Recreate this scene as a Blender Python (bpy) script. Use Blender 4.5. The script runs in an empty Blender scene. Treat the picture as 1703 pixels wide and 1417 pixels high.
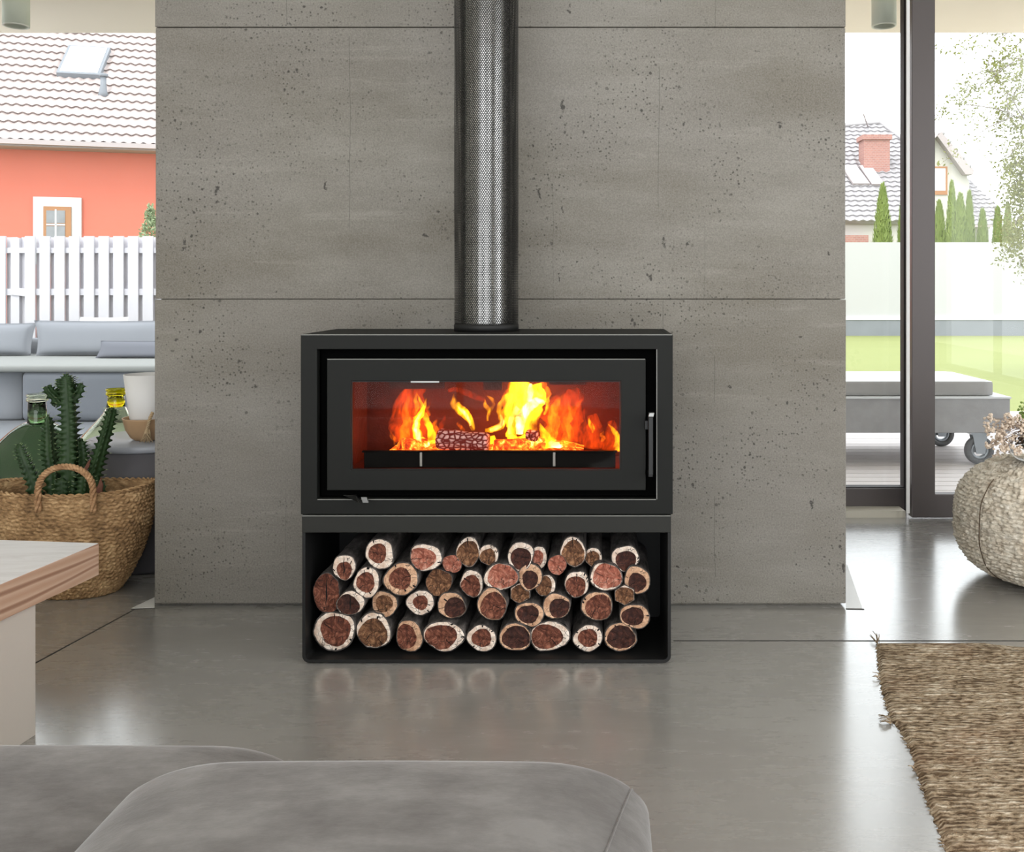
import bpy, bmesh, math, random
from mathutils import Vector, Matrix, noise as mnoise
from mathutils.bvhtree import BVHTree
random.seed(7)
sc = bpy.context.scene
COL = sc.collection
PI = math.pi
# ------------------------------------------------------------------ camera, sky, sun, lights, exposure
F = 1543.0; VX, VY, CAMH = 1000.0, 480.0, 1.2        # focal length in pixels, vanishing point, eye height
cd = bpy.data.cameras.new('camera'); cam = bpy.data.objects.new('camera', cd); COL.objects.link(cam)
cam.location = (0, 0, CAMH); cam.rotation_euler = (PI/2, 0, 0)
cd.sensor_width = 36; cd.sensor_fit = 'HORIZONTAL'; cd.lens = 36*F/1703
cd.shift_x = -(VX-851.5)/1703; cd.shift_y = (VY-708.5)/1703
cd.clip_start = .05; cd.clip_end = 400
sc.camera = cam
SKY = 2.3
w = bpy.data.worlds.new('overcast_sky'); sc.world = w; w.use_nodes = True
bg = w.node_tree.nodes['Background']; bg.inputs[0].default_value = (0.93, 0.965, 1.0, 1); bg.inputs[1].default_value = SKY
sd = bpy.data.lights.new('sun', 'SUN'); sd.energy = 1.6; sd.angle = math.radians(25); sd.color = (1, .96, .9)
so = bpy.data.objects.new('sun', sd); COL.objects.link(so); so.rotation_euler = (math.radians(32), math.radians(-18), 0)
def area(name, loc, rot, sx, sy, e, color=(1, 1, 1)):
    l = bpy.data.lights.new(name, 'AREA'); l.shape = 'RECTANGLE'; l.size = sx; l.size_y = sy; l.energy = e; l.color = color
    o = bpy.data.objects.new(name, l); COL.objects.link(o); o.location = loc; o.rotation_euler = rot; return o
# added fill lamps, placed in the unseen openings behind the camera and at right
area('rear_fill_lamp', (-.7, -2.45, 2.0), (math.radians(90), 0, 0), 6.0, 3.3, 42, (1, .985, .95))
area('side_fill_lamp', (3.75, .6, 1.9), (0, math.radians(90), 0), 2.6, 3.2, 26, (1, .99, .97))
vs = sc.view_settings
vs.view_transform = 'Standard'; vs.look = 'None'; vs.gamma = 1; vs.exposure = 0.6; vs.use_curve_mapping = False
sc.cycles.max_bounces = 10; sc.cycles.transparent_max_bounces = 24; sc.cycles.transmission_bounces = 8
sc.cycles.sample_clamp_indirect = 6; sc.cycles.caustics_refractive = False; sc.cycles.caustics_reflective = False

def P(px, py, Y): return Vector(((px-VX)/F*Y, Y, CAMH-(py-VY)/F*Y))
def PX(px, Y): return (px-VX)/F*Y
def PZ(py, Y): return CAMH-(py-VY)/F*Y
def FL(px, py, z=0):
    Y = (CAMH-z)*F/(py-VY); return Vector(((px-VX)/F*Y, Y, z))

# ------------------------------------------------------------------ materials
def lin(c):
    return tuple((x/255/12.92 if x/255 <= .04045 else ((x/255+.055)/1.055)**2.4) for x in c) + (1,)
class NT:
    def __init__(s, name):
        s.m = bpy.data.materials.new(name); s.m.use_nodes = True; s.t = s.m.node_tree; s.n = s.t.nodes; s.l = s.t.links
        s.b = s.n['Principled BSDF']; s.out = s.n['Material Output']; s.tc = s.n.new('ShaderNodeTexCoord'); s.o = s.tc.outputs['Object']
    def set(s, sock, v):
        if isinstance(v, bpy.types.NodeSocket): s.l.new(v, sock)
        elif v is not None:
            try: sock.default_value = v
            except Exception: sock.default_value = (v, v, v)
    def map(s, scale=(1, 1, 1), loc=(0, 0, 0), rot=(0, 0, 0), src=None):
        n = s.n.new('ShaderNodeMapping'); s.set(n.inputs[0], src or s.o)
        n.inputs[1].default_value = loc; n.inputs[2].default_value = rot; n.inputs[3].default_value = scale; return n.outputs[0]
    def noise(s, scale, detail=4, rough=.5, vec=None, dist=0, color=False):
        n = s.n.new('ShaderNodeTexNoise'); s.set(n.inputs['Vector'], vec or s.o)
        n.inputs['Scale'].default_value = scale; n.inputs['Detail'].default_value = detail; n.inputs['Roughness'].default_value = rough; n.inputs['Distortion'].default_value = dist
        return n.outputs[1 if color else 0]
    def voro(s, scale, vec=None, feat='F1', out='Distance', rnd=1.0):
        n = s.n.new('ShaderNodeTexVoronoi'); n.feature = feat; s.set(n.inputs['Vector'], vec or s.o)
        n.inputs['Scale'].default_value = scale; n.inputs['Randomness'].default_value = rnd; return n.outputs[out]
    def wave(s, scale, dist=0, detail=2, vec=None, dir='X', typ='BANDS', ds=1):
        n = s.n.new('ShaderNodeTexWave'); n.wave_type = typ
        if typ == 'BANDS': n.bands_direction = dir
        else: n.rings_direction = dir
        s.set(n.inputs['Vector'], vec or s.o); n.inputs['Scale'].default_value = scale; n.inputs['Distortion'].default_value = dist
        n.inputs['Detail'].default_value = detail; n.inputs['Detail Scale'].default_value = ds; return n.outputs[1]
    def ramp(s, f, stops, interp='LINEAR'):
        n = s.n.new('ShaderNodeValToRGB'); s.set(n.inputs[0], f); n.color_ramp.interpolation = interp; e = n.color_ramp.elements
        while len(e) > 1: e.remove(e[-1])
        for i, (p, c) in enumerate(stops):
            if not isinstance(c, tuple): c = (c, c, c, 1)
            x = e[0] if i == 0 else e.new(p)
            x.position = p; x.color = c
        return n.outputs[0]
    def mix(s, f, a, b, typ='MIX'):
        n = s.n.new('ShaderNodeMix'); n.data_type = 'RGBA'; n.blend_type = typ
        s.set(n.inputs[0], f); s.set(n.inputs[6], a); s.set(n.inputs[7], b); return n.outputs[2]
    def math(s, op, a, b=None, c=None, clamp=False):
        n = s.n.new('ShaderNodeMath'); n.operation = op; n.use_clamp = clamp; s.set(n.inputs[0], a); s.set(n.inputs[1], b); s.set(n.inputs[2], c); return n.outputs[0]
    def xyz(s, src=None):
        n = s.n.new('ShaderNodeSeparateXYZ'); s.set(n.inputs[0], src or s.o); return n.outputs
    def comb(s, x, y, z):
        n = s.n.new('ShaderNodeCombineXYZ'); s.set(n.inputs[0], x); s.set(n.inputs[1], y); s.set(n.inputs[2], z); return n.outputs[0]
    def bump(s, h, strength=.5, dist=.01, nrm=None):
        n = s.n.new('ShaderNodeBump'); s.set(n.inputs['Height'], h); n.inputs['Strength'].default_value = strength; n.inputs['Distance'].default_value = dist
        if nrm: s.l.new(nrm, n.inputs['Normal'])
        return n.outputs[0]
    def fin(s, base=None, rough=None, metal=None, nrm=None, spec=None, **kw):
        s.set(s.b.inputs['Base Color'], base); s.set(s.b.inputs['Roughness'], rough); s.set(s.b.inputs['Metallic'], metal)
        if nrm is not None: s.l.new(nrm, s.b.inputs['Normal'])
        s.set(s.b.inputs['Specular IOR Level'], spec)
        for k, v in kw.items(): s.set(s.b.inputs[k.replace('_', ' ')], v)
        return s.m
def plain(name, c, rough=.6, metal=0, var=.12, vs=8, bump=.0, bs=60, spec=None, **kw):
    t = NT(name); c = lin(c) if max(c) > 1.01 else tuple(c)+(1,)
    n = t.noise(vs, 5, .55); d = tuple(x*(1-var) for x in c[:3])+(1,); u = tuple(min(1, x*(1+var)) for x in c[:3])+(1,)
    col = t.mix(n, d, u)
    nr = t.bump(t.noise(bs, 5, .6), bump, .01) if bump else None
    return t.fin(col, rough, metal, nr, spec, **kw)
M = {}
# board-formed concrete
t = NT('board_formed_concrete'); x, y, z = t.xyz()
n1 = t.noise(1.0, 5, .6, t.map((1.1, 1, 3.0))); n2 = t.noise(4, 6, .62, t.map((.5, 1, 3.4))); n3 = t.noise(170, 3, .7); n0 = t.noise(.9, 2, .5, t.map((1, 1, 1.3), (5, 0, 2)))
base = t.ramp(n1, [(.36, (.152, .135, .108, 1)), (.5, (.218, .202, .175, 1)), (.66, (.285, .268, .240, 1))])
base = t.mix(t.ramp(n0, [(.42, 0.0), (.65, .6)]), base, (.218, .202, .190, 1))
base = t.mix(t.math('MULTIPLY', t.ramp(n2, [(.35, 0.0), (.7, 1.0)]), .34), base, (.125, .112, .094, 1))
base = t.mix(t.ramp(t.noise(3.2, 5, .7, t.map((.45, 1, 5), (3, 0, 9))), [(.58, 0.0), (.72, .42)]), base, (.345, .325, .29, 1))
base = t.mix(.34, base, t.mix(t.ramp(n3, [(.35, 0.0), (.65, 1.0)]), (.13, .12, .10, 1), (.34, .32, .285, 1)))
cl = t.ramp(t.noise(2.3, 4, .6, t.map((1, 1, 1), (7, 0, 1))), [(.42, 0.0), (.60, 1.0)])
def pits(scale, lo, hi, keep, m, sx=1, sz=1, rot=0, off=0):
    v = t.map((sx, .0, sz), (off, 0, off), (0, rot, 0))
    vv = t.n.new('ShaderNodeVectorMath'); vv.operation = 'ADD'; t.l.new(v, vv.inputs[0])
    wn = t.noise(38, 3, .6, color=True); sc_ = t.n.new('ShaderNodeVectorMath'); sc_.operation = 'SCALE'; t.l.new(wn, sc_.inputs[0]); sc_.inputs['Scale'].default_value = .55/scale
    t.l.new(sc_.outputs[0], vv.inputs[1])
    n = t.n.new('ShaderNodeTexVoronoi'); t.l.new(vv.outputs[0], n.inputs['Vector']); n.inputs['Scale'].default_value = scale
    r = t.xyz(n.outputs['Color'])[0]
    d = t.ramp(n.outputs['Distance'], [(lo, 1.0), (hi, 0.0)])
    k = t.math('LESS_THAN', r, keep)
    return t.math('MULTIPLY', t.math('MULTIPLY', d, k), m)
p1 = pits(70, .15, .30, .6, cl); p2 = pits(30, .11, .19, .42, cl, 1.0, 1.0, .3, 2.0); p3 = pits(9, .06, .10, .34, 1.0, 1.5, .50, .55, 4.0); p4 = pits(10, .05, .09, .30, 1.0, .6, 1.3, -.35, 9.0); p5 = pits(120, .10, .22, .5, t.ramp(t.noise(3.1, 3), [(.4, .3), (.6, 1.0)]))
pit = t.math('MAXIMUM', t.math('MAXIMUM', t.math('MULTIPLY', p1, .75), p2), t.math('MAXIMUM', p3, p4)); pit = t.math('MAXIMUM', pit, t.math('MULTIPLY', p5, .6))
wob = t.math('MULTIPLY', t.math('SUBTRACT', t.noise(5, 3), .5), .02)
def seam(px, y0, y1, wd=.0011, a=.55):
    d = t.math('ABSOLUTE', t.math('SUBTRACT', t.math('ADD', x, wob), PX(px, 3.5)))
    k = t.math('MULTIPLY', t.math('LESS_THAN', d, wd), t.math('MULTIPLY', t.math('LESS_THAN', z, PZ(y0, 3.5)), t.math('GREATER_THAN', z, PZ(y1, 3.5))))
    return t.math('MULTIPLY', k, a)
sm = None
for a in [(476, -20, 43), (582, 60, 380), (1190, -30, 46), (1096, 110, 345), (1103, 500, 560), (1188, 590, 670), (1189, 825, 960), (920, 300, 500, .0009, .35), (475, 820, 960, .0009, .4), (1172, 370, 500, .0009, .35)]:
    s_ = seam(*a); sm = s_ if sm is None else t.math('MAXIMUM', sm, s_)
allp = t.math('MAXIMUM', pit, sm)
base = t.mix(t.math('MULTIPLY', allp, .8), base, (.035, .033, .03, 1))
nr = t.bump(t.math('SUBTRACT', t.math('MULTIPLY', n2, .25), allp), .5, .006)
M['concrete'] = t.fin(base, .72, 0, nr, .35)
# polished screed floor
t = NT('polished_concrete_floor')
n1 = t.noise(1.4, 6, .6, t.map((.8, 1.6, 1))); n2 = t.noise(9, 6, .7, t.map((.5, 2.2, 1)))
base = t.mix(t.ramp(n1, [(.3, 0.0), (.7, 1.0)]), (.275, .264, .245, 1), (.335, .322, .302, 1))
base = t.mix(t.ramp(n2, [(.45, 0.0), (.75, .35)]), base, (.38, .37, .35, 1))
rg = t.ramp(t.math('ADD', t.math('MULTIPLY', n2, .5), t.math('MULTIPLY', n1, .5)), [(.3, .20), (.7, .34)])
M['floor'] = t.fin(base, rg, 0, t.bump(t.noise(24, 5, .6, t.map((.35, 2.0, 1))), .10, .003), .6, Coat_Weight=1.0, Coat_IOR=1.75, Coat_Roughness=.19)
M['joint'] = plain('floor_joint_sealant', (52, 49, 45), .8)
M['patch'] = plain('pale_floor_trim', (226, 226, 224), .35)
M['white'] = plain('matt_white_plaster', (226, 223, 214), .8, var=.03)
M['soffit'] = plain('cream_painted_soffit', (246, 232, 214), .8, var=.03)
M['lampbody'] = plain('painted_lamp_cylinder', (196, 198, 182), .5, var=.05)
M['lamprim'] = plain('lamp_rim', (215, 213, 200), .4, var=.03)
M['frame'] = plain('grey_aluminium_frame', (90, 84, 84), .38, .35, var=.05, vs=2)
M['frame_dark'] = plain('dark_rubber_gasket', (38, 34, 36), .6)
M['sill'] = plain('ivory_threshold', (205, 200, 186), .4, var=.04)
M['track'] = plain('brushed_aluminium_track', (235, 235, 235), .6, 0, var=.03)
def glass_mat(name, tint=(1, 1, 1), refl=1.0, rough=0.0):
    t = NT(name); t.n.remove(t.b)
    tr = t.n.new('ShaderNodeBsdfTransparent'); tr.inputs[0].default_value = tuple(tint)+(1,)
    gl = t.n.new('ShaderNodeBsdfGlossy'); gl.inputs['Roughness'].default_value = rough
    fr = t.n.new('ShaderNodeFresnel'); fr.inputs[0].default_value = 1.45
    mx = t.n.new('ShaderNodeMixShader'); t.l.new(t.math('MULTIPLY', fr.outputs[0], refl), mx.inputs[0]); t.l.new(tr.outputs[0], mx.inputs[1]); t.l.new(gl.outputs[0], mx.inputs[2])
    t.l.new(mx.outputs[0], t.out.inputs[0]); return t.m
M['pane'] = glass_mat('window_glass', (.97, .98, .975), .6)
M['stoveglass'] = glass_mat('stove_glass', (.97, .95, .93), .10, .02)
# stove
M['steel'] = plain('charcoal_stove_paint', (21, 22, 20), .6, 0, var=.06, vs=3, bump=.03, bs=400, spec=.22)
M['steel_rail'] = plain('charcoal_rail_reflection', (37, 37, 34), .55, 0, var=.05, vs=3, bump=.03, bs=400, spec=.3)  # stove paint made lighter, the rail's angled reflection put into the colour
M['black'] = plain('matt_black_steel', (7, 7, 7), .6, 0, var=.1)
M['void'] = plain('recess_shade_black', (3, 3, 3), .9, 0, spec=.05)  # near-black colour paints in the shade of the door recess
M['edge'] = plain('painted_edge_highlight', (120, 120, 116), .5)  # pale strips paint in the light caught by the stove edges
M['satin'] = plain('satin_black_steel', (18, 18, 18), .3, .3, var=.1)
M['cap'] = plain('worn_bright_steel', (150, 150, 148), .35, .8)
M['grille'] = plain('black_log_guard', (3, 3, 3), .6, 0, spec=.1)
t = NT('sooty_glow_red_brick'); n1 = t.noise(14, 5, .7); nb = t.noise(40, 4, .6)
M['brick'] = t.fin(t.mix(n1, (.018, .003, .002, 1), (.11, .014, .005, 1)), .85, 0, t.bump(nb, .5, .01))  # red of the fire's glow is put into the sooty brick colour
t = NT('inner_flue_steel'); M['pipe'] = t.fin((.50, .50, .485, 1), t.ramp(t.noise(60, 3), [(.3, .20), (.7, .27)]), 1.0)
# perforated shroud: staggered round holes, from the mesh's own UVs (in metres along and around the tube)
t = NT('perforated_black_shroud'); u, v, _ = t.xyz(t.tc.outputs['UV'])
pu, pv = .0079, .0059
def hexdist(du, dv):
    a = t.math('SUBTRACT', t.math('FRACT', t.math('ADD', t.math('DIVIDE', u, pu), du)), .5)
    b = t.math('SUBTRACT', t.math('FRACT', t.math('ADD', t.math('DIVIDE', v, pv*2), dv)), .5)
    return t.math('ADD', t.math('POWER', t.math('MULTIPLY', a, pu), 2), t.math('POWER', t.math('MULTIPLY', b, pv*2), 2))
hd = t.math('MINIMUM', hexdist(0, 0), hexdist(.5, .5))
hole = t.math('LESS_THAN', hd, .0026**2)
t.fin((.006, .006, .006, 1), .5, 0, None, .25)
tr = t.n.new('ShaderNodeBsdfTransparent'); mx = t.n.new('ShaderNodeMixShader')
t.l.new(hole, mx.inputs[0]); t.l.new(t.b.outputs[0], mx.inputs[1]); t.l.new(tr.outputs[0], mx.inputs[2]); t.l.new(mx.outputs[0], t.out.inputs[0]); M['mesh'] = t.m
# fire
def flame_mat(name, col, st, dens_scale=26):
    t = NT(name); t.n.remove(t.b); e = t.n.new('ShaderNodeEmission'); e.inputs[0].default_value = tuple(col)+(1,)
    wn = t.map((1, 1, .42)); nz = t.noise(dens_scale, 3, .6, wn, 1.2)
    s = t.math('MULTIPLY', t.ramp(nz, [(.36, .04), (.50, .7), (.64, 2.6)]), st)
    t.l.new(s, e.inputs[1]); t.l.new(e.outputs[0], t.out.inputs['Volume']); return t.m
M['flame'] = flame_mat('yellow_flame', (1, .36, .006), 74)
M['flame_core'] = flame_mat('white_hot_flame', (1, .58, .16), 110)
M['flame_mid'] = flame_mat('orange_flame', (1, .17, .004), 26, 48)
M['flame_red'] = flame_mat('thin_orange_flame', (1, .075, .002), 7, 40)
t = NT('glowing_embers'); n1 = t.noise(34, 5, .7, None, .8); c = t.ramp(n1, [(.30, (.25, .01, .0, 1)), (.46, (1, .07, .004, 1)), (.60, (1, .30, .02, 1)), (.75, (1, .75, .25, 1))])
M['ember'] = t.fin((.05, .01, .005, 1), .9, 0, t.bump(n1, .6, .01), Emission_Color=c, Emission_Strength=t.ramp(n1, [(.3, .2), (.5, 1.1), (.7, 2.6)]))
t = NT('charred_crackled_log'); vv = t.map((.8, 1, 1.1)); d = t.voro(66, vv, 'DISTANCE_TO_EDGE', rnd=.55); cell = t.voro(74, vv, 'F1', 'Color')
k = t.ramp(d, [(.07, 0.0), (.22, 1.0)])
M['char'] = t.fin(t.mix(k, (.03, .004, .003, 1), t.mix(t.noise(50, 3), (.16, .07, .07, 1), (.85, .62, .60, 1))), .9, 0, t.bump(k, .8, .006), Emission_Color=t.mix(k, (.35, .012, .004, 1), (.50, .13, .11, 1)), Emission_Strength=.22)
# logs
t = NT('dark_log_bark'); n = t.noise(30, 6, .7, t.map((1, .3, 1)))
M['bark'] = t.fin(t.ramp(n, [(.35, (.02, .017, .015, 1)), (.55, (.10, .085, .078, 1)), (.75, (.24, .21, .20, 1))]), .9, 0, t.bump(n, .9, .012))
oi = None
def heart(name, a, b, c):
    t = NT(name); n = t.noise(24, 6, .78, None, 1.4); r = t.wave(26, 5, 3, t.map((1, .1, 1)), 'Y', 'RINGS', 2)
    base = t.ramp(n, [(.36, a), (.5, b), (.63, c)]); base = t.mix(t.math('MULTIPLY', r, .22), base, a)
    cr = t.voro(40, t.map((1, .2, 1)), 'DISTANCE_TO_EDGE'); k = t.math('MULTIPLY', t.ramp(cr, [(.012, 1.0), (.035, 0.0)]), t.ramp(t.noise(18, 2), [(.48, 0.0), (.56, 1.0)]))
    return t.fin(t.mix(k, base, (.01, .004, .003, 1)), .75, 0, t.bump(n, 1.0, .014))
M['heart_red'] = heart('red_brown_heartwood', (.045, .010, .005, 1), (.20, .055, .028, 1), (.50, .19, .115, 1))
M['heart_pink'] = heart('salmon_heartwood', (.20, .045, .027, 1), (.55, .17, .105, 1), (.85, .44, .32, 1))
M['heart_dark'] = heart('dark_heartwood', (.018, .005, .004, 1), (.065, .018, .011, 1), (.16, .05, .03, 1))
M['heart_tan'] = heart('tan_heartwood', (.045, .016, .006, 1), (.20, .082, .035, 1), (.55, .28, .14, 1))
def sap(name, a, b):
    t = NT(name); n = t.noise(26, 5, .7); cr = t.voro(60, None, 'DISTANCE_TO_EDGE'); k = t.math('MULTIPLY', t.ramp(cr, [(.01, 1.0), (.05, 0.0)]), t.ramp(t.noise(22, 2), [(.48, 0.0), (.58, 1.0)]))
    return t.fin(t.mix(k, t.ramp(n, [(.35, a), (.65, b)]), (.03, .012, .008, 1)), .7, 0, t.bump(n, .5, .006))
M['sap_cream'] = sap('cream_sapwood', (.62, .42, .30, 1), (1, .90, .80, 1))
M['sap_tan'] = sap('tan_sapwood', (.40, .19, .10, 1), (.88, .58, .38, 1))
M['crack'] = plain('drying_crack', (10, 5, 4), .9)
# weaves, glass, plants
def weave_col(name, a, b, c, sx=40, sz=90):
    t = NT(name); n = t.noise(9, 5, .7); n2 = t.noise(sx, 3, .6, t.map((1, 1, 3)))
    base = t.ramp(t.math('ADD', t.math('MULTIPLY', n, .5), t.math('MULTIPLY', n2, .5)), [(.34, a), (.5, b), (.66, c)])
    return t, base, n2
t, base, n2 = weave_col('seagrass_basket_weave', (.10, .052, .02, 1), (.34, .20, .09, 1), (.66, .45, .24, 1)); M['basket'] = t.fin(base, .8, 0, t.bump(n2, .5, .006))
t, base, n2 = weave_col('twisted_rope', (.16, .08, .035, 1), (.36, .20, .095, 1), (.60, .38, .21, 1)); M['rope'] = t.fin(base, .8, 0, t.bump(n2, .5, .004))
M['tassel'] = plain('jute_tassel', (190, 165, 130), .9, var=.2, vs=80)
M['soil'] = plain('potting_soil', (40, 28, 18), .95, bump=.8, bs=80)
t = NT('ribbed_cactus_skin'); n = t.noise(18, 4, .6); M['cactus'] = t.fin(t.mix(n, (.008, .022, .008, 1), (.040, .085, .026, 1)), .5, 0, t.bump(n, .3, .005), .35)
M['thorn'] = plain('pale_cactus_teeth', (150, 165, 120), .6)
M['leafdry'] = plain('withered_brown_leaf', (110, 70, 55), .8)
def solid_glass(name, c, rough=.02, trans=1.0):
    t = NT(name); return t.fin(tuple(c)+(1,), rough, 0, None, .5, Transmission_Weight=trans, IOR=1.45)
M['greenglass'] = solid_glass('dark_green_bottle_glass', (.27, .37, .23))
M['yellowglass'] = solid_glass('pale_yellow_green_bottle_glass', (.92, .96, .74))
M['yellowneck'] = solid_glass('yellow_glass_neck', (.88, .80, .06))
M['rimglass'] = solid_glass('pale_bottle_lip', (.93, .96, .82))
M['vase'] = solid_glass('clear_vase_glass', (.97, .97, .97))
M['stool'] = plain('dark_grey_stool_side', (86, 84, 88), .6, var=.08)
M['stooltop'] = plain('light_grey_stool_top', (150, 153, 160), .4, var=.05)
M['bowlwood'] = plain('light_brown_wood', (186, 152, 116), .55, var=.2, vs=18)
M['whitecer'] = plain('white_frosted_shade', (232, 230, 228), .5, var=.02)
# white-stained plank bench
t = NT('whitewashed_plank_top'); n = t.noise(3, 6, .7, t.map((.9, 7, 1), (0, 0, 0), (0, 0, .5)), 1.0)
n9 = t.noise(40, 4, .6, t.map((.3, 3, 1)))
M['planktop'] = t.fin(t.mix(t.ramp(n, [(.45, 0.0), (.72, .55)]), (.66, .65, .64, 1), (.42, .39, .36, 1)), .5, 0, t.bump(n9, .15, .004))
t = NT('pine_edge_grain'); wv = t.wave(5.0, 7.5, 1.5, t.map((.6, .32, 1.7)), 'Z', 'BANDS', .8); n = t.noise(70, 4, .6, t.map((1, .2, 5)))
base = t.ramp(wv, [(0.0, (.44, .27, .175, 1)), (.75, (.54, .37, .265, 1)), (.95, (.29, .15, .085, 1)), (1.0, (.24, .12, .07, 1))]); base = t.mix(t.math('MULTIPLY', n, .22), base, (.68, .52, .42, 1)); M['pine'] = t.fin(base, .6, 0, t.bump(wv, .08, .003))
M['benchleg'] = plain('matt_putty_laminate', (196, 188, 178), .55, var=.02)
# upholstery
t = NT('grey_velvet_upholstery'); n = t.noise(7, 6, .65, t.map((1, 1.6, 1))); n2 = t.noise(120, 3, .7, t.map((.4, 1, 1)))
base = t.ramp(n, [(.36, (.128, .118, .112, 1)), (.5, (.172, .161, .154, 1)), (.64, (.222, .210, .202, 1))])
M['velvet'] = t.fin(base, .85, 0, t.bump(t.math('ADD', n2, t.math('MULTIPLY', n, 2)), .15, .004), .2, Sheen_Weight=.35, Sheen_Roughness=.35)
# jute rug
t = NT('braided_jute_rug'); x, y, z = t.xyz()
wvec = t.comb(t.math('ADD', x, t.math('MULTIPLY', t.noise(6, 2), .02)), t.math('ADD', y, t.math('MULTIPLY', t.noise(5, 3), .04)), z)
r1 = t.wave(24, 1.2, 2, wvec, 'Y', 'BANDS', 6); n1 = t.noise(7, 5, .65, t.map((1, 2.2, 1))); n2 = t.noise(42, 4, .75, t.map((1, 1.9, 1)))
dk = t.voro(22, t.map((.6, 2.2, 1))); 
h = t.math('ADD', t.math('MULTIPLY', r1, .25), t.math('MULTIPLY', n2, 1.1)); h = t.math('SUBTRACT', h, t.math('MULTIPLY', t.ramp(t.voro(60, t.map((.7, 1.5, 1))), [(.3, 0.0), (.75, 1.0)]), .3))
base = t.ramp(t.math('ADD', t.math('MULTIPLY', h, .38), t.math('MULTIPLY', n1, .45)), [(.32, (.16, .105, .06, 1)), (.42, (.44, .325, .21, 1)), (.50, (.58, .46, .325, 1)), (.62, (1, .88, .70, 1))])
base = t.mix(t.ramp(t.noise(2.6, 3, .6), [(.52, 0.0), (.70, .35)]), base, (.44, .24, .14, 1))
M['rug'] = t.fin(base, .9, 0, t.bump(h, 1.0, .02), .2)
t = NT('chunky_wool_yarn'); n = t.noise(20, 5, .75, t.map((1, 1, 2))); n2 = t.noise(70, 3, .7, t.map((1, 1, 2))); vd = t.voro(58, t.map((1, 1, 2.2)), 'SMOOTH_F1')
base = t.ramp(n, [(.3, (.46, .38, .29, 1)), (.5, (.76, .68, .56, 1)), (.7, (.95, .90, .80, 1))]); M['wool'] = t.fin(base, .9, 0, t.bump(t.math('SUBTRACT', n2, t.math('MULTIPLY', vd, .6)), 1.0, .009), .2)
M['seam'] = plain('dark_stitching', (80, 62, 42), .9)
M['petal'] = plain('dried_cream_petal', (226, 208, 190), .8, var=.25, vs=40)
M['twig'] = plain('thin_brown_twig', (120, 88, 62), .8)
M['vaseleaf'] = plain('small_green_leaf', (110, 135, 60), .7)
# outside
t = NT('mown_grass'); n = t.noise(.9, 6, .7, t.map((.35, 1.4, 1))); n2 = t.noise(30, 4, .7); base = t.mix(n, (.15, .175, .055, 1), (.215, .24, .085, 1)); M['grass'] = t.fin(t.mix(t.math('MULTIPLY', n2, .5), base, (.34, .36, .17, 1)), .9, 0, t.bump(n2, .5, .02), .2)
t = NT('weathered_deck_board'); n = t.noise(5, 6, .7, t.map((1.2, 30, 1))); M['deckm'] = t.fin(t.mix(n, (.42, .38, .37, 1), (.66, .62, .61, 1)), .8, 0, t.bump(n, .3, .01), .2)
M['pavem'] = plain('grey_paving', (92, 95, 100), .8, var=.1)
M['boundary'] = plain('pale_boundary_panel', (172, 172, 172), .8, var=.02)
M['plinth'] = plain('grey_boundary_plinth', (120, 124, 130), .8, var=.15, vs=2)
M['fence'] = plain('whitewashed_fence_board', (182, 180, 186), .8, var=.04, vs=3)
M['fence_back'] = plain('lightened_fence_board', (196, 194, 200), .8, var=.05, vs=3)  # rear boards coloured lighter to offset the shade on them
M['outgrey'] = plain('blue_grey_outdoor_fabric', (112, 115, 121), .9, var=.10, vs=3)
M['outdark'] = plain('slate_outdoor_fabric', (86, 88, 96), .9, var=.08, vs=3)
M['outlight'] = plain('pale_outdoor_seat_fabric', (116, 118, 116), .9, var=.04, vs=3)
M['outbase'] = plain('grey_outdoor_sofa_side', (92, 96, 103), .9, var=.08, vs=3)
M['outwhite'] = plain('white_outdoor_fabric', (190, 190, 192), .9, var=.03)
M['cement'] = plain('weathered_grey_board', (150, 149, 150), .8, var=.25, vs=9, bump=.3, bs=30)
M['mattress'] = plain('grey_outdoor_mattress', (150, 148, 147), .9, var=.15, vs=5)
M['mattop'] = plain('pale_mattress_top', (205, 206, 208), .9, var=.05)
M['rubber'] = plain('grey_castor_tyre', (70, 70, 72), .6)
M['zinc'] = plain('zinc_castor_fork', (150, 156, 162), .35, .6)
M['orange'] = plain('salmon_orange_render', (196, 108, 90), .85, var=.05, vs=1.2)
M['trimwhite'] = plain('white_window_surround', (205, 205, 205), .7, var=.02)
M['brownframe'] = plain('orange_brown_window_wood', (158, 112, 76), .6, var=.08)
M['netcurtain'] = plain('net_curtained_glass', (128, 130, 134), .4, var=.25, vs=9)
M['skylight'] = plain('bright_skylight_glass', (215, 222, 230), .12, 0, var=.02)
t = NT('pale_clay_tile'); n = t.noise(3, 4, .6); M['tile'] = t.fin(t.mix(n, (.33, .27, .255, 1), (.42, .36, .345, 1)), .5)
t = NT('grey_roof_tile'); n = t.noise(2, 4, .6); M['tilegrey'] = t.fin(t.mix(n, (.26, .245, .255, 1), (.34, .325, .335, 1)), .5)
t = NT('red_chimney_brick'); bn = t.n.new('ShaderNodeTexBrick'); t.l.new(t.map((1, 1, 1), (0, 0, 0), (PI/2, 0, 0)), bn.inputs[0]); bn.inputs['Scale'].default_value = 3; bn.inputs[1].default_value = (.36, .17, .14, 1); bn.inputs[2].default_value = (.30, .14, .12, 1); bn.inputs[3].default_value = (.34, .26, .24, 1); M['brickred'] = t.fin(bn.outputs[0], .8)
M['housewhite'] = plain('cream_house_render', (184, 180, 174), .85, var=.03, vs=.7)
M['gutter'] = plain('taupe_fascia_board', (160, 150, 150), .6, var=.05)
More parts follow.
